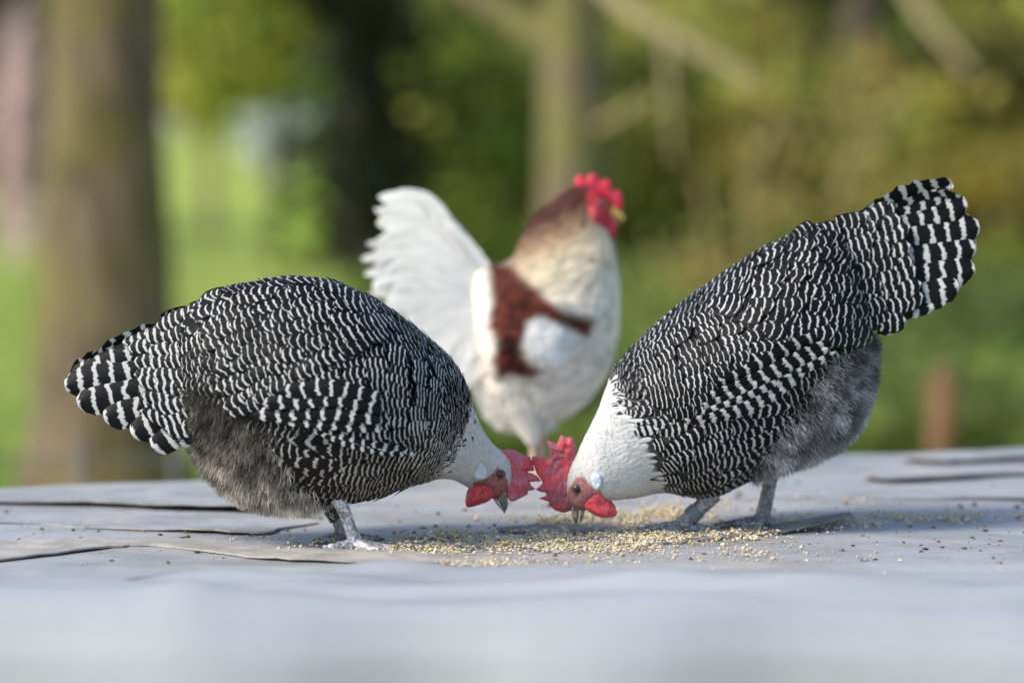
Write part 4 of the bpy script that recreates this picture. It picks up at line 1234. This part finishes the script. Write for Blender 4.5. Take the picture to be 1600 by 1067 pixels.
    for sgn in (-1, 1):
        dn = float(loft.depth(ex, ey)); dep = dn if sgn < 0 else 2 * hy - dn
        eye(bird, ex, ey, dep - sgn * 1.0, sgn, h['eye_r'])
        lx, ly = np.mean([A_(p) for p in h['lobe']], 0); dl = float(loft.depth(lx, ly)); dep = dl if sgn < 0 else 2 * hy - dl
        pillow(bird, 'earlobe', [A_(p) for p in h['lobe']], dep + sgn * 2.5, 6.5, M['lobe'], None, 2.2, None, 0.8, 3, edge=4)
        for wp in h['wattle']:
            ol = [A_(p) for p in wp]
            c0 = np.mean(ol, 0)
            top_x, top_y = ol[0]
            dw = float(loft.depth(top_x, top_y)); base = dw if sgn < 0 else 2 * hy - dw
            bend = lambda X, Y, s=sgn: s * (7.0 - 0.8 * np.abs((X - c0[0]) * 0.75 + (Y - c0[1]) * 0.65 * (1 if hy > 0 else -1) + 4) + 1.4 * np.sin((Y - c0[1]) * 0.3))
            pillow(bird, 'wattle', ol, base + sgn * 2.0, 5.5, M['wattle'], None, 2.4, bend, 0.5, 3, edge=6)
    up = mandible(bird, 'beak', [A_(p) for p in h['up_top']], [A_(p) for p in h['up_bot']], h['up_hw'], hy, M['beak'])
    mandible(bird, 'lower_mandible', [A_(p) for p in h['lo_top']], [A_(p) for p in h['lo_bot']], h['lo_hw'], hy, M['beak'], up)
    for sgn in (-1, 1):
        nx, ny = A_(h['nostril']); v, f = ball((nx, hy + sgn * h['nostril_dep'], ny), 1.7, (0.7, 0.5, 1.4), 10, 6)
        mk_mesh('nostril', bird.w(v), f, M['pupil'], up)

    # ---- legs
    for l in cfg['legs']:
        G = bird.gr
        fix = lambda p: (p[0], p[1], G - p[2])
        lg = leg(bird, [fix(p) for p in l['shank']], l['r'], [[fix(p) for p in t] for t in l['toes']], M[l['mat']])
        tag(lg, l.get('label'))
        if 'ring' in l:
            a, b, rad, mt, tx = l['ring']
            leg_ring(bird, lg, fix(a), fix(b), rad, M[mt], tx)
    return bird, loft

def patch2(st, side, dep):
    """free-standing curved patch: depth given at both edges of each station"""
    st = np.array(st, float); dp = np.array(dep, float); n = len(st)
    def F(a, b):
        s = np.clip(a, 0, 1) * (n - 1)
        q = herm(st, s); d = herm(dp, s)
        ex = (np.clip(a - 1, 0, 1)) * (n - 1)
        lo = np.clip(a, -1, 0)[..., None] * (n - 1)
        q = q + lo * (st[1] - st[0]); d = d + lo * (dp[1] - dp[0])
        x = q[..., 0] + (q[..., 2] - q[..., 0]) * b + ex * (st[-1, 0] - st[-2, 0]); y = q[..., 1] + (q[..., 3] - q[..., 1]) * b + ex * (st[-1, 1] - st[-2, 1])
        bc = np.clip(b, -0.3, 1.0)
        dd = d[..., 0] + (d[..., 1] - d[..., 0]) * (bc * (1.6 - 0.6 * bc))
        return np.stack([x, side * dd, y], -1)
    def cen(a, b):
        P = F(a, b).copy(); P[..., 1] = 0; P[..., 2] += 20
        return P
    return F, cen

def pz(x0, y0, s, pts): return [(x0 + a / s, y0 + b / s) for a, b in pts]

lm = lambda x, y, s: np.clip(s, 0, 1)
# ---------------------------------------------------------------- hen on the left, tail to the left
LEFT = dict(
    y0=-0.02, xroot=520, head_dep=100,
    label='barred hen on the left with lowered tail, sunlit-coloured shank and dark numbered ring',
    stations=[
        (272, 545, 285, 610, 14, 0), (286, 500, 300, 680, 52, 0), (318, 463, 322, 728, 82, 0), (362, 446, 362, 766, 105, 0),
        (412, 437, 420, 788, 122, 0), (470, 432, 478, 789, 132, 0), (526, 441, 528, 787, 136, 0), (580, 464, 562, 784, 135, 0),
        (627, 495, 596, 776, 128, 2), (668, 527, 630, 763, 116, 6), (703, 560, 660, 754, 100, 14), (727, 598, 686, 749, 80, 28),
        (741, 640, 706, 750, 58, 50), (755, 674, 721, 757, 42, 74), (772, 697, 733, 764, 33, 92), (789, 709, 745, 771, 28, 100),
        (799, 726, 757, 778, 24, 100), (800, 748, 766, 780, 19, 100), (796, 766, 773, 781, 12, 100)],
    face=[(777, 728), (786, 730), (792, 744), (796, 775), (766, 783), (744, 770), (738, 752), (758, 746), (766, 742)],
    neck=[(738, 640), (715, 700), (700, 728), (672, 762), (700, 800), (860, 800), (860, 640), (752, 630)],
    neck_hair=[(742, 655), (722, 700), (700, 740), (700, 770), (735, 765), (744, 745), (760, 742), (768, 722), (786, 720), (795, 735), (800, 720), (780, 695), (752, 660)],
    hair_flow=(-0.75, 0, -0.55),
    fluff=[(290, 610), (345, 600), (415, 630), (440, 700), (460, 745), (488, 768), (505, 830), (300, 830), (270, 700)],
    wing_hide=[(660, 590), (640, 670), (500, 660), (430, 635), (520, 570), (600, 560)],
    r_head=16.6, r_tail=0.3, bend=([0, 2, 4, 8, 10, 12, 13.5], [0.5, 1.5, 2.2, 2.1, 1.5, 0.7, 0.2], 0.6),
    row_step=lambda r: np.interp(r, [0, 3, 6, 7.5, 8.5, 10, 11.5, 17], [31, 32, 32, 26, 17, 10, 7, 6]),
    spacing=lambda r: np.interp(r, [0, 3, 6, 7.5, 8.5, 10, 11.5, 17], [20, 20, 19, 16, 11, 7.5, 6, 5]),
    wf=lambda x, y: np.where(x > 590, np.interp(y, [440, 560, 660, 760], [0.17, 0.20, 0.30, 0.40]), np.interp(y, [440, 700], [0.17, 0.24])),
    period=lambda x, y: np.where(x > 600, np.interp(y, [500, 600, 680, 760], [12, 11, 8, 7]), np.interp(y, [560, 700, 780], [13.5, 12, 9])),
    warm=lambda x, y: np.interp(y, [640, 780], [0, 0.9]),
    face_col=(0.34, 0.115, 0.11),
    wing=[(705, 590, 690, 650), (650, 548, 655, 690), (590, 530, 605, 698), (530, 545, 548, 690), (478, 575, 492, 670), (430, 608, 444, 656), (402, 632, 406, 648)],
    wing_rows=[(0.02, 0.05, 0.95, 15, 0.26), (0.11, 0.03, 0.97, 16, 0.26), (0.20, 0.02, 0.98, 17, 0.25), (0.29, 0.02, 0.96, 18, 0.24), (0.38, 0.03, 0.90, 20, 0.24), (0.48, 0.03, 0.80, 21, 0.25), (0.58, 0.04, 0.66, 22, 0.26), (0.68, 0.05, 0.55, 22, 0.28)],
    wing_sp=16,
    flight=[([(640, 692), (560, 672), (476, 645)], 14, 13, 17, 0.34), ([(625, 693), (560, 679), (492, 655)], 15.5, 12, 17, 0.36), ([(640, 696), (580, 688), (510, 665)], 17, 11, 16, 0.36), ([(650, 698), (600, 693), (535, 675)], 18, 10, 15, 0.36),
            ([(600, 655), (510, 645), (420, 636)], 17, 22, 22, 0.32), ([(600, 640), (510, 630), (404, 636)], 19, 26, 23, 0.30), ([(600, 625), (520, 610), (420, 618)], 21, 26, 23, 0.28), ([(600, 610), (530, 593), (445, 600)], 22.5, 26, 22, 0.27)],
    tail=[([(385, 622), (352, 650), (328, 672)], 62, 62, 40, 24, 0.34), ([(370, 612), (322, 652), (284, 690)], 52, 56, 50, 25, 0.33), ([(345, 605), (290, 655), (236, 692)], 40, 48, 58, 26, 0.31), ([(345, 600), (270, 640), (205, 668)], 36, 42, 58, 26, 0.31), ([(345, 590), (240, 630), (160, 655)], 30, 34, 58, 26, 0.31),
          ([(345, 580), (220, 605), (122, 632)], 24, 25, 58, 26, 0.31), ([(345, 565), (210, 580), (98, 608)], 17, 16, 58, 25, 0.31), ([(345, 545), (215, 555), (104, 592)], 10, 8, 54, 25, 0.31), ([(345, 520), (240, 528), (130, 574)], 5, 3, 40, 25, 0.31)],
    saddle=[(600, 475, 628, 508), (545, 449, 590, 532), (482, 440, 535, 562), (420, 443, 480, 592), (360, 455, 432, 616), (312, 480, 392, 640)],
    saddle_rows=[(a, 0.06, 1.0, 25, 0.21) for a in np.arange(0.0, 0.86, 0.085)], saddle_sp=17,
    tail_in=(6, -4),
    covert=[(350, 452, 392, 655), (300, 478, 352, 664), (262, 505, 312, 674), (225, 522, 268, 672), (190, 538, 225, 650)],
    covert_dep=[(30, 120), (14, 86), (8, 68), (5, 58), (4, 48)],
    covert_rows=[(0.0, 0.0, 1.0, 20, 0.26), (0.16, 0.0, 1.0, 22, 0.28), (0.32, 0.0, 1.0, 24, 0.30), (0.48, 0.0, 1.0, 25, 0.32), (0.62, 0.0, 0.97, 26, 0.34)],
    covert_sp=21,
    n_fluff=26000, fluff_len=17, fluff_down=(0, 0, 0.7), fluff_flow=(-0.25, 0, 0.55),
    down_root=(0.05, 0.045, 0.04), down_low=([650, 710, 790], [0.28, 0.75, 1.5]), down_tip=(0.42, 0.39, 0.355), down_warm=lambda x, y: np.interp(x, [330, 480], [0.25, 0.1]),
    head=dict(
        comb=pz(720, 680, 7.62, [(440, 205), (490, 182), (560, 168), (630, 180), (700, 215), (760, 258), (822, 262), (858, 330), (868, 395), (880, 430), (800, 442), (796, 452), (850, 462), (920, 505), (958, 556), (905, 560), (820, 566), (838, 605), (890, 652), (850, 668), (800, 676), (802, 712), (760, 738), (700, 768), (630, 800), (585, 794), (555, 755), (535, 700), (528, 630), (500, 560), (520, 420), (470, 300)]),
        comb_thick=11, comb_mat='comb_pink', comb_bend=lambda X, Y: 2.5 * np.sin((X - 800) * 0.10) + 1.5 * np.sin(Y * 0.21),
        eye=(781, 740), eye_r=7.4,
        lobe=pz(720, 680, 7.62, [(180, 340), (225, 288), (272, 330), (312, 415), (296, 485), (220, 508), (152, 478)]),
        wattle=[pz(720, 680, 7.62, [(240, 565), (330, 600), (405, 675), (345, 770), (225, 818), (90, 842), (55, 785), (75, 690), (150, 600)])],
        up_top=pz(720, 680, 7.62, [(540, 640), (556, 760), (562, 850), (522, 948)]), up_bot=pz(720, 680, 7.62, [(385, 620), (430, 760), (470, 850), (508, 940)]), up_hw=[9, 7.5, 5, 1.0],
        lo_top=pz(720, 680, 7.62, [(420, 700), (440, 790), (468, 860), (492, 905)]), lo_bot=pz(720, 680, 7.62, [(355, 720), (395, 790), (440, 855), (484, 905)]), lo_hw=[7, 5.5, 4, 1.0],
        nostril=pz(720, 680, 7.62, [(515, 730)])[0], nostril_dep=7.4),
    legs=[
        dict(shank=[(526, -46, 84), (538, -47, 62), (548, -48, 34), (556, -48, 11)], r=[13, 10.4, 9.8, 12], mat='leg_light', label='pale bluish shank lit by the sun',
             toes=[[(556, -48, 10), (575, -52, 7), (592, -54, 5), (612, -55, 4)], [(556, -48, 10), (570, -66, 6), (582, -84, 5), (596, -98, 4)], [(553, -49, 9), (534, -62, 6), (520, -68, 5), (508, -72, 4)], [(552, -46, 8), (540, -36, 6), (526, -30, 4)]]),
        dict(shank=[(494, 44, 78), (508, 45, 58), (522, 46, 34), (532, 46, 11)], r=[11.5, 9.4, 9.0, 10.5], mat='leg', ring=((512, 45.4, 51), (521.5, 46, 35), 11.8, 'ring_dark', '16 8'),
             toes=[[(532, 46, 9), (552, 44, 6), (572, 43, 5), (590, 42, 4)], [(532, 46, 9), (520, 30, 6), (505, 26, 5), (490, 22, 4)], [(532, 46, 9), (546, 62, 6), (562, 72, 4)], [(530, 48, 8), (516, 54, 6), (504, 58, 4)]])])

# ---------------------------------------------------------------- hen on the right, tail raised to the right
RIGHT = dict(
    y0=0.10, xroot=1140, head_dep=-98,
    label='barred hen on the right with raised tail and plain grey leg ring',
    stations=[
        (1345, 440, 1365, 505, 14, 0), (1318, 372, 1362, 560, 52, 0), (1282, 350, 1352, 622, 82, 0), (1240, 363, 1326, 674, 104, 0),
        (1194, 386, 1284, 704, 120, 0), (1148, 414, 1238, 721, 128, 0), (1104, 444, 1192, 738, 132, 0), (1062, 474, 1150, 762, 132, -2),
        (1022, 509, 1108, 780, 125, -6), (988, 543, 1070, 776, 112, -16), (961, 575, 1036, 771, 92, -34), (946, 610, 1006, 777, 70, -60),
        (934, 643, 980, 781, 53, -80), (918, 676, 957, 783, 42, -94), (903, 708, 942, 787, 34, -98), (891, 733, 931, 792, 28, -98),
        (885, 754, 922, 797, 24, -98), (885, 776, 914, 799, 18, -98), (890, 790, 908, 799, 12, -98)],
    face=[(893, 752), (902, 742), (912, 742), (922, 756), (938, 764), (942, 772), (925, 790), (914, 800), (890, 800), (886, 772)],
    neck=[(952, 596), (972, 640), (1002, 686), (1020, 730), (1046, 775), (1000, 820), (840, 820), (840, 600)],
    neck_hair=[(948, 612), (965, 645), (990, 690), (1010, 735), (1025, 772), (960, 785), (944, 770), (938, 745), (915, 740), (893, 748), (886, 775), (880, 760), (898, 715), (930, 645)],
    hair_flow=(0.75, 0, -0.45),
    fluff=[(1320, 552), (1280, 560), (1262, 600), (1240, 640), (1200, 690), (1180, 735), (1200, 760), (1400, 760), (1400, 540), (1360, 535)],
    wing_hide=[(1020, 550), (1060, 625), (1140, 615), (1240, 555), (1180, 500), (1090, 495)],
    r_head=16.6, r_tail=0.3, bend=([0, 2, 4, 8, 10, 12, 13.5], [0.5, 1.5, 2.2, 2.1, 1.5, 0.7, 0.2], 1.1),
    row_step=lambda r: np.interp(r, [0, 3, 6, 7.5, 8.5, 10, 11.5, 17], [31, 32, 32, 26, 17, 10, 7, 6]),
    spacing=lambda r: np.interp(r, [0, 3, 6, 7.5, 8.5, 10, 11.5, 17], [20, 20, 19, 16, 11, 7.5, 6, 5]),
    wf=lambda x, y: np.interp(y, [340, 560, 640, 760], [0.16, 0.18, 0.25, 0.33]),
    period=lambda x, y: np.where(x < 1080, np.interp(y, [500, 600, 660, 760], [13, 10, 8, 7.5]), np.interp(y, [520, 640, 740], [14.5, 10, 9])),
    warm=lambda x, y: np.interp(y, [700, 790], [0, 0.5]),
    face_col=(0.36, 0.16, 0.15),
    wing=[(985, 560, 1008, 632), (1032, 518, 1066, 648), (1088, 480, 1130, 640), (1142, 476, 1182, 612), (1200, 488, 1232, 580), (1252, 508, 1272, 556), (1295, 528, 1300, 538)],
    wing_rows=[(0.02, 0.05, 0.95, 15, 0.20), (0.11, 0.03, 0.97, 17, 0.20), (0.20, 0.02, 0.98, 19, 0.19), (0.29, 0.02, 0.94, 21, 0.19), (0.38, 0.03, 0.86, 22, 0.19), (0.48, 0.03, 0.72, 23, 0.22), (0.58, 0.04, 0.60, 22, 0.26), (0.68, 0.05, 0.55, 21, 0.32), (0.78, 0.05, 0.5, 20, 0.34)],
    wing_sp=17,
    flight=[([(1075, 646), (1160, 628), (1246, 572)], 12, 15, 19, 0.44), ([(1062, 646), (1150, 622), (1240, 566)], 13.5, 14, 19, 0.42), ([(1090, 632), (1190, 594), (1292, 540)], 15, 16, 20, 0.44), ([(1090, 622), (1190, 582), (1284, 533)], 17, 17, 20, 0.38),
            ([(1100, 606), (1190, 570), (1280, 524)], 18.5, 20, 20, 0.32), ([(1110, 590), (1190, 552), (1262, 514)], 20, 24, 21, 0.28)],
    tail=[([(1290, 470), (1350, 496), (1392, 514)], 44, 46, 24, 20, 0.34), ([(1290, 462), (1380, 482), (1458, 484)], 38, 40, 30, 24, 0.40), ([(1290, 455), (1400, 462), (1492, 450)], 32, 33, 60, 25, 0.30),
          ([(1290, 448), (1410, 432), (1516, 418)], 25, 25, 64, 25, 0.28), ([(1290, 436), (1410, 402), (1524, 384)], 18, 16, 66, 25, 0.29), ([(1290, 424), (1405, 372), (1522, 350)], 11, 9, 66, 25, 0.30), ([(1290, 412), (1395, 350), (1512, 316)], 6, 4, 64, 25, 0.32), ([(1290, 400), (1385, 335), (1488, 292)], 3, 1, 46, 25, 0.34)],
    saddle=[(1118, 440, 1092, 482), (1190, 395, 1150, 500), (1258, 360, 1215, 520), (1318, 345, 1285, 534), (1368, 335, 1345, 526)],
    saddle_rows=[(a, 0.06, 1.0, 26, 0.18) for a in np.arange(0.0, 0.86, 0.095)], saddle_sp=18,
    tail_in=(3, -3),
    covert=[(1235, 366, 1262, 505), (1290, 345, 1325, 522), (1335, 340, 1370, 512), (1375, 325, 1410, 500), (1410, 308, 1450, 480)],
    covert_dep=[(30, 112), (14, 80), (8, 62), (5, 52), (4, 44)],
    covert_rows=[(0.0, 0.0, 1.0, 20, 0.18), (0.16, 0.0, 1.0, 23, 0.19), (0.32, 0.0, 1.0, 25, 0.21), (0.48, 0.0, 1.0, 26, 0.24), (0.62, 0.0, 0.95, 27, 0.26)],
    covert_sp=21,
    n_fluff=26000, fluff_len=19, fluff_down=(0, 0, 0.25), fluff_flow=(0.4, 0, 0.3),
    down_root=(0.045, 0.043, 0.042), down_low=([550, 620, 720], [0.8, 1.0, 1.2]), down_tip=(0.36, 0.355, 0.36), down_warm=lambda x, y: 0 * x,
    head=dict(
        comb=pz(830, 670, 6.667, [(480, 345), (470, 180), (440, 105), (400, 82), (370, 98), (310, 70), (292, 112), (268, 165), (168, 120), (182, 190), (198, 300), (190, 322), (140, 312), (60, 290), (8, 292), (5, 345), (30, 400), (62, 480), (105, 535), (122, 572), (95, 600), (45, 640), (100, 665), (150, 672), (162, 702), (75, 736), (150, 758), (188, 772), (186, 812), (260, 868), (350, 890), (425, 862), (450, 800), (440, 740), (420, 640), (420, 520)]),
        comb_thick=12, comb_mat='comb_red', comb_bend=lambda X, Y: 3.0 * np.sin((Y - 700) * 0.09) - 0.05 * np.clip(865 - X, 0, 40),
        eye=(902, 763), eye_r=7.2,
        lobe=pz(830, 670, 6.667, [(622, 470), (680, 432), (735, 480), (730, 560), (688, 622), (638, 580)]),
        wattle=[pz(830, 670, 6.667, [(700, 665), (800, 735), (892, 845), (870, 900), (720, 905), (610, 860), (552, 790), (600, 720)])],
        up_top=pz(830, 670, 6.667, [(425, 720), (420, 850), (435, 930), (462, 1000)]), up_bot=pz(830, 670, 6.667, [(560, 720), (512, 850), (498, 930), (478, 1000)]), up_hw=[9, 7.5, 5, 1.0],
        lo_top=pz(830, 670, 6.667, [(535, 790), (518, 870), (512, 940), (512, 985)]), lo_bot=pz(830, 670, 6.667, [(585, 790), (565, 860), (548, 930), (522, 990)]), lo_hw=[7, 5.5, 4, 1.0],
        nostril=pz(830, 670, 6.667, [(452, 850)])[0], nostril_dep=6.8),
    legs=[
        dict(shank=[(1116, -34, 62), (1098, -36, 44), (1080, -38, 27), (1062, -38, 12)], r=[14.5, 12.8, 11.8, 12.5], mat='leg', ring=((1089, -36.6, 35.5), (1077.5, -38, 24.5), 14.2, 'ring_grey', None),
             toes=[[(1062, -38, 10), (1036, -42, 8), (1012, -46, 6), (992, -48, 5)], [(1062, -38, 10), (1052, -60, 6), (1042, -72, 5), (1026, -86, 4)], [(1060, -36, 10), (1040, -20, 7), (1020, -8, 5), (1002, 2, 4)], [(1070, -36, 9), (1092, -34, 7), (1112, -32, 4)]]),
        dict(shank=[(1216, 44, 104), (1210, 44, 76), (1204, 44, 44), (1197, 44, 13)], r=[12.5, 11.6, 11.2, 13], mat='leg',
             toes=[[(1196, 44, 10), (1176, 34, 9), (1154, 24, 7), (1128, 20, 5)], [(1196, 44, 10), (1186, 12, 6), (1176, -8, 5), (1160, -22, 4)], [(1197, 46, 10), (1180, 62, 6), (1162, 70, 4)], [(1201, 42, 10), (1211, 32, 7), (1219, 20, 4)]])])

hen(LEFT)
hen(RIGHT)

# ================================================================== the cockerel behind
def cockerel():
    bird = Bird('cockerel', 0.62, 830)
    tag(bird.root, 'white cockerel with chestnut neck and shoulders, upright behind the two hens', 'cockerel')
    st = [(728, 450, 728, 520, 14, 0), (748, 418, 742, 600, 58, 0), (780, 414, 772, 655, 88, 0), (796, 408, 812, 668, 94, 0), (806, 394, 864, 664, 94, 0), (815, 374, 918, 628, 88, 0),
          (827, 352, 953, 575, 80, 0), (841, 334, 967, 510, 68, 0), (856, 321, 968, 450, 54, 0), (870, 308, 962, 398, 42, 0), (885, 298, 953, 367, 33, 0), (903, 290, 951, 354, 26, 0), (925, 293, 955, 342, 19, 0), (946, 310, 956, 330, 10, 0)]
    loft = Loft(bird, st)
    brown = [(760, 404), (800, 414), (842, 450), (882, 482), (930, 496), (918, 524), (880, 508), (850, 496), (838, 490), (822, 520), (812, 540), (830, 562), (850, 574), (830, 586), (796, 580), (776, 588), (770, 555), (778, 530), (762, 505), (768, 470)]
    def colour(x, y):
        n = len(x)
        c = np.tile(np.array([0.80, 0.735, 0.63]), (n, 1))
        ax = (x - 800) * 0.45 + (y - 300) * 0.9          # distance down the neck from the nape
        cream = np.array([0.70, 0.60, 0.43]); buff = np.array([0.44, 0.31, 0.19]); dark = np.array([0.075, 0.024, 0.016])
        k = np.clip((210 - ax) / 60, 0, 1)[:, None] * np.clip((x - 780) / 30, 0, 1)[:, None]; c = c * (1 - k) + cream * k
        k = np.clip((135 - ax) / 40, 0, 1)[:, None] * np.clip((x - 780) / 20, 0, 1)[:, None]; c = c * (1 - k) + buff * k
        k = np.clip((112 - ax) / 50, 0, 1)[:, None] * np.clip((x - 780) / 20, 0, 1)[:, None]; c = c * (1 - k) + dark * k
        k = soft_in(x, y, brown, 9)[:, None]; c = c * (1 - k) + np.array([0.085, 0.019, 0.010]) * k
        return c
    face = [(918, 296), (934, 294), (962, 312), (965, 352), (945, 358), (926, 345), (916, 320)]
    def bcol(V):
        c = colour(V[:, 0], V[:, 2]); k = soft_in(V[:, 0], V[:, 2], face, 2)[:, None]
        return c * (1 - k) + np.array([0.45, 0.03, 0.04]) * k
    thigh = [tube_mesh(curve_pts([(808, s * 40, 625), (826, s * 44, 665), (834, s * 44, 692)], 8), np.array([36, 32, 27, 22, 18, 15, 12, 9.0]), 16) for s in (-1, 1)]
    body_mesh(bird, loft, bcol, thigh)
    Fs, cen, A, B, E, Wd = body_rows(loft, 11.2, 0.4, lambda r: np.interp(r, [0, 5, 8, 11], [22, 20, 15, 9]), ([0, 12], [0.4, 0.4], 0.0), lambda r: np.interp(r, [0, 5, 8, 11], [19, 16, 10, 7]))
    R = Fs(A, B); keep = ~in_poly(R[:, 0], R[:, 2], face)
    A, B, E, Wd, R = A[keep], B[keep], E[keep], Wd[keep], R[keep]
    P, uv, _ = lay_feathers(Fs, cen, A, B, E, Wd, 2.6, (0.3, 2.4), 1.0)
    c = (colour(P[..., 0].ravel(), P[..., 2].ravel()).reshape(len(A), -1, 3) * rng.uniform(0.75, 1.12, (len(A), 1, 1))).reshape(P.shape)
    feather_object(bird, 'plumage', [(P, uv, c, c * 0.93, np.full(len(A), 0.3), 0.15)])
    # folded wings with a white bar
    wst = [(905, 478, 900, 540), (870, 462, 868, 580), (830, 450, 826, 596), (796, 440, 794, 596), (774, 446, 772, 592), (762, 470, 760, 580)]
    for side in (-1, 1):
        F, cn = patch(bird, loft, wst, side, 14)
        ch = wing_rows(F, cn, [(a, 0.05, 0.97, 17, 0.3) for a in np.arange(0, 0.85, 0.085)], 13, 2.3, (0.5, 4), 1.0, None)
        Pw = ch[0]; X_, Y_ = Pw[..., 0].ravel(), Pw[..., 2].ravel(); cw = colour(X_, Y_)
        wb = soft_in(X_, Y_, [(824, 496), (850, 492), (905, 518), (905, 560), (850, 562), (818, 530)], 6)[:, None]
        cw = cw * (1 - wb) + np.array([0.80, 0.79, 0.77]) * wb
        cw = (cw.reshape(len(Pw), -1, 3) * np.where(cw.reshape(len(Pw), -1, 3).mean((1, 2)) < 0.3, rng.uniform(0.3, 1.7, len(Pw)), rng.uniform(0.85, 1.1, len(Pw)))[:, None, None]).reshape(Pw.shape)
        feather_object(bird, 'wing_coverts', [(Pw, ch[1], cw, cw * 0.95, ch[4], 0.15)])
        for k in ():
            p0 = (792 - k * 3, 585 - k * 7); p2 = ((776 - k * 2, 582 - k * 8) if k < 3 else (726 - k * 2, 588 - k * 14))
            q = curve_pts([p0, ((p0[0] + p2[0]) / 2, (p0[1] + p2[1]) / 2 + 6), p2], 5); dep = loft.depth(q[:, 0], q[:, 1]) - 12 - 1.5 * k
            wc = np.array([0.15, 0.035, 0.018]) if k in (0, 1, 2) else np.array([0.66, 0.61, 0.54])
            big_feather(bird, 'wing_feather', q, dep if side < 0 else -dep, 22, 40, 0.3, 0, 0.06, wc, wc * 1.1, alpha=0.1)
    # tail and saddle, white
    tails = [([(764, 440), (716, 380), (660, 320), (606, 312)], 32), ([(768, 436), (735, 400), (705, 372), (672, 348)], 36), ([(757, 455), (702, 392), (644, 336), (600, 330)], 36), ([(760, 455), (705, 392), (640, 345), (586, 343)], 38), ([(760, 460), (700, 405), (640, 368), (596, 372)], 38),
             ([(760, 465), (700, 425), (640, 395), (592, 402)], 38), ([(760, 470), (695, 440), (640, 418), (600, 430)], 40), ([(760, 475), (700, 460), (640, 445), (600, 462)], 40), ([(762, 478), (700, 475), (650, 475), (612, 490)], 42),
             ([(765, 470), (712, 490), (670, 505), (632, 520)], 44), ([(770, 465), (725, 500), (690, 530), (660, 552)], 44), ([(770, 470), (740, 510), (710, 550), (690, 580)], 42), ([(772, 475), (752, 520), (735, 560), (722, 602)], 40)]
    wcol = np.array([0.82, 0.81, 0.78])
    extra = []
    for (p, wd), (p2, _) in zip(tails[:-1], tails[1:]):
        extra.append(([tuple((np.array(a) + np.array(b_)) / 2 + rng.normal(size=2) * 5) for a, b_ in zip(p, p2)], wd * 0.6))
    tails = [t for pair in zip(tails, extra) for t in pair] + [tails[-1]]
    thin = [([tuple(np.array(a) + rng.normal(size=2) * 7 * (i_ / 3)) for i_, a in enumerate(p)], rng.uniform(12, 20)) for p, _ in tails for _r in range(2)]
    tails = [t for i_, t in enumerate(tails) for t in (t, thin[2 * i_], thin[2 * i_ + 1])]
    tails = [([(x, y) for x, y in p[:-1]] + [(p[-1][0] + rng.normal() * 10, p[-1][1] + rng.normal() * 8)], wd * rng.uniform(0.8, 1.25)) for p, wd in tails]
    for side in (-1, 1):
        for k, (p, wd) in enumerate(tails):
            d = side * np.array([8 + k * 0.53, 10 + k * 0.67, 10 + k * 0.75, 9 + k * 0.8])
            if side > 0: p = [(x + rng.normal() * 4, y + rng.normal() * 4) for x, y in p]
            cc = wcol * rng.uniform(0.92, 1.03) * (1 - np.array([0, 0.02, 0.06]) * rng.random())
            big_feather(bird, 'tail_feather' if k < 45 else 'saddle_feather', p, d, wd, 40, 0.3, side * rng.uniform(0.06, 0.16), side * -0.02, cc * 0.97, cc, tip=0.12, maxat=0.45, base=0.5, alpha=0.12)
    def ccol(P, r, kr):
        t = np.array([0.80, 0.77, 0.72]) * (0.85 + 0.2 * r[:, None]); return np.stack([t * 0.9, t], 1)
    fluff(bird, 'fluff', loft, [(740, 590), (860, 640), (880, 700), (780, 700), (735, 640)], 3500, 11, ccol, (0, 0, 0.5), (-0.2, 0, 0.5), 2.0)
    comb = [(905, 302), (898, 288), (900, 278), (908, 273), (916, 280), (922, 272), (932, 274), (938, 284), (948, 280), (956, 288), (958, 300), (968, 298), (973, 310), (972, 326), (964, 334), (956, 318), (940, 306), (924, 300)]
    pillow(bird, 'comb', comb, 0, 9, M['comb_bright'], None, 2.6, None, 0.3, 2, edge=6)
    for sgn in (-1, 1):
        d = float(loft.depth(940, 322)); eye(bird, 938, 318, sgn * -d + sgn * 1 if sgn > 0 else d + 1, sgn, 5.2)
        pillow(bird, 'wattle', [(945, 340), (958, 338), (964, 352), (960, 370), (951, 379), (942, 366), (938, 350)], sgn * 10, 5, M['comb_bright'], None, 2.6, None, 0.3, 3)
        pillow(bird, 'earlobe', [(922, 322), (930, 322), (934, 334), (928, 346), (920, 336)], sgn * (abs(float(loft.depth(927, 334))) + 1), 5, M['wattle'], None, 2.4, None, 0.2, 3)
    yb = plain('beak_yellow', (0.62, 0.42, 0.10), 0.4, 0.4, 0.2, 200)
    up = mandible(bird, 'beak', [(948, 322), (962, 326), (974, 336), (976, 344)], [(948, 340), (960, 341), (969, 343), (975, 346)], [8, 6, 4, 1], 0, yb)
    mandible(bird, 'lower_mandible', [(948, 341), (958, 343), (966, 345), (970, 347)], [(948, 348), (958, 349), (965, 349), (970, 348)], [6, 5, 3, 1], 0, yb, up)
    G = bird.gr
    for s, x0 in ((-1, 834), (1, 846)):
        y = s * 44
        leg(bird, [(x0, y, G - 70), (x0 + 1, y, G - 46), (x0, y, G - 24), (x0 - 2, y, G - 9)], [9, 8, 7.5, 8.5],
            [[(x0 - 2, y, G - 8), (x0 + 20, y, G - 6), (x0 + 40, y, G - 4)], [(x0 - 2, y, G - 8), (x0 + 14, y - 18, G - 6), (x0 + 28, y - 30, G - 4)], [(x0 - 2, y, G - 8), (x0 + 14, y + 18, G - 6), (x0 + 28, y + 30, G - 4)], [(x0 - 2, y, G - 8), (x0 - 16, y, G - 6), (x0 - 26, y, G - 4)]], M['leg_pink'])
cockerel()
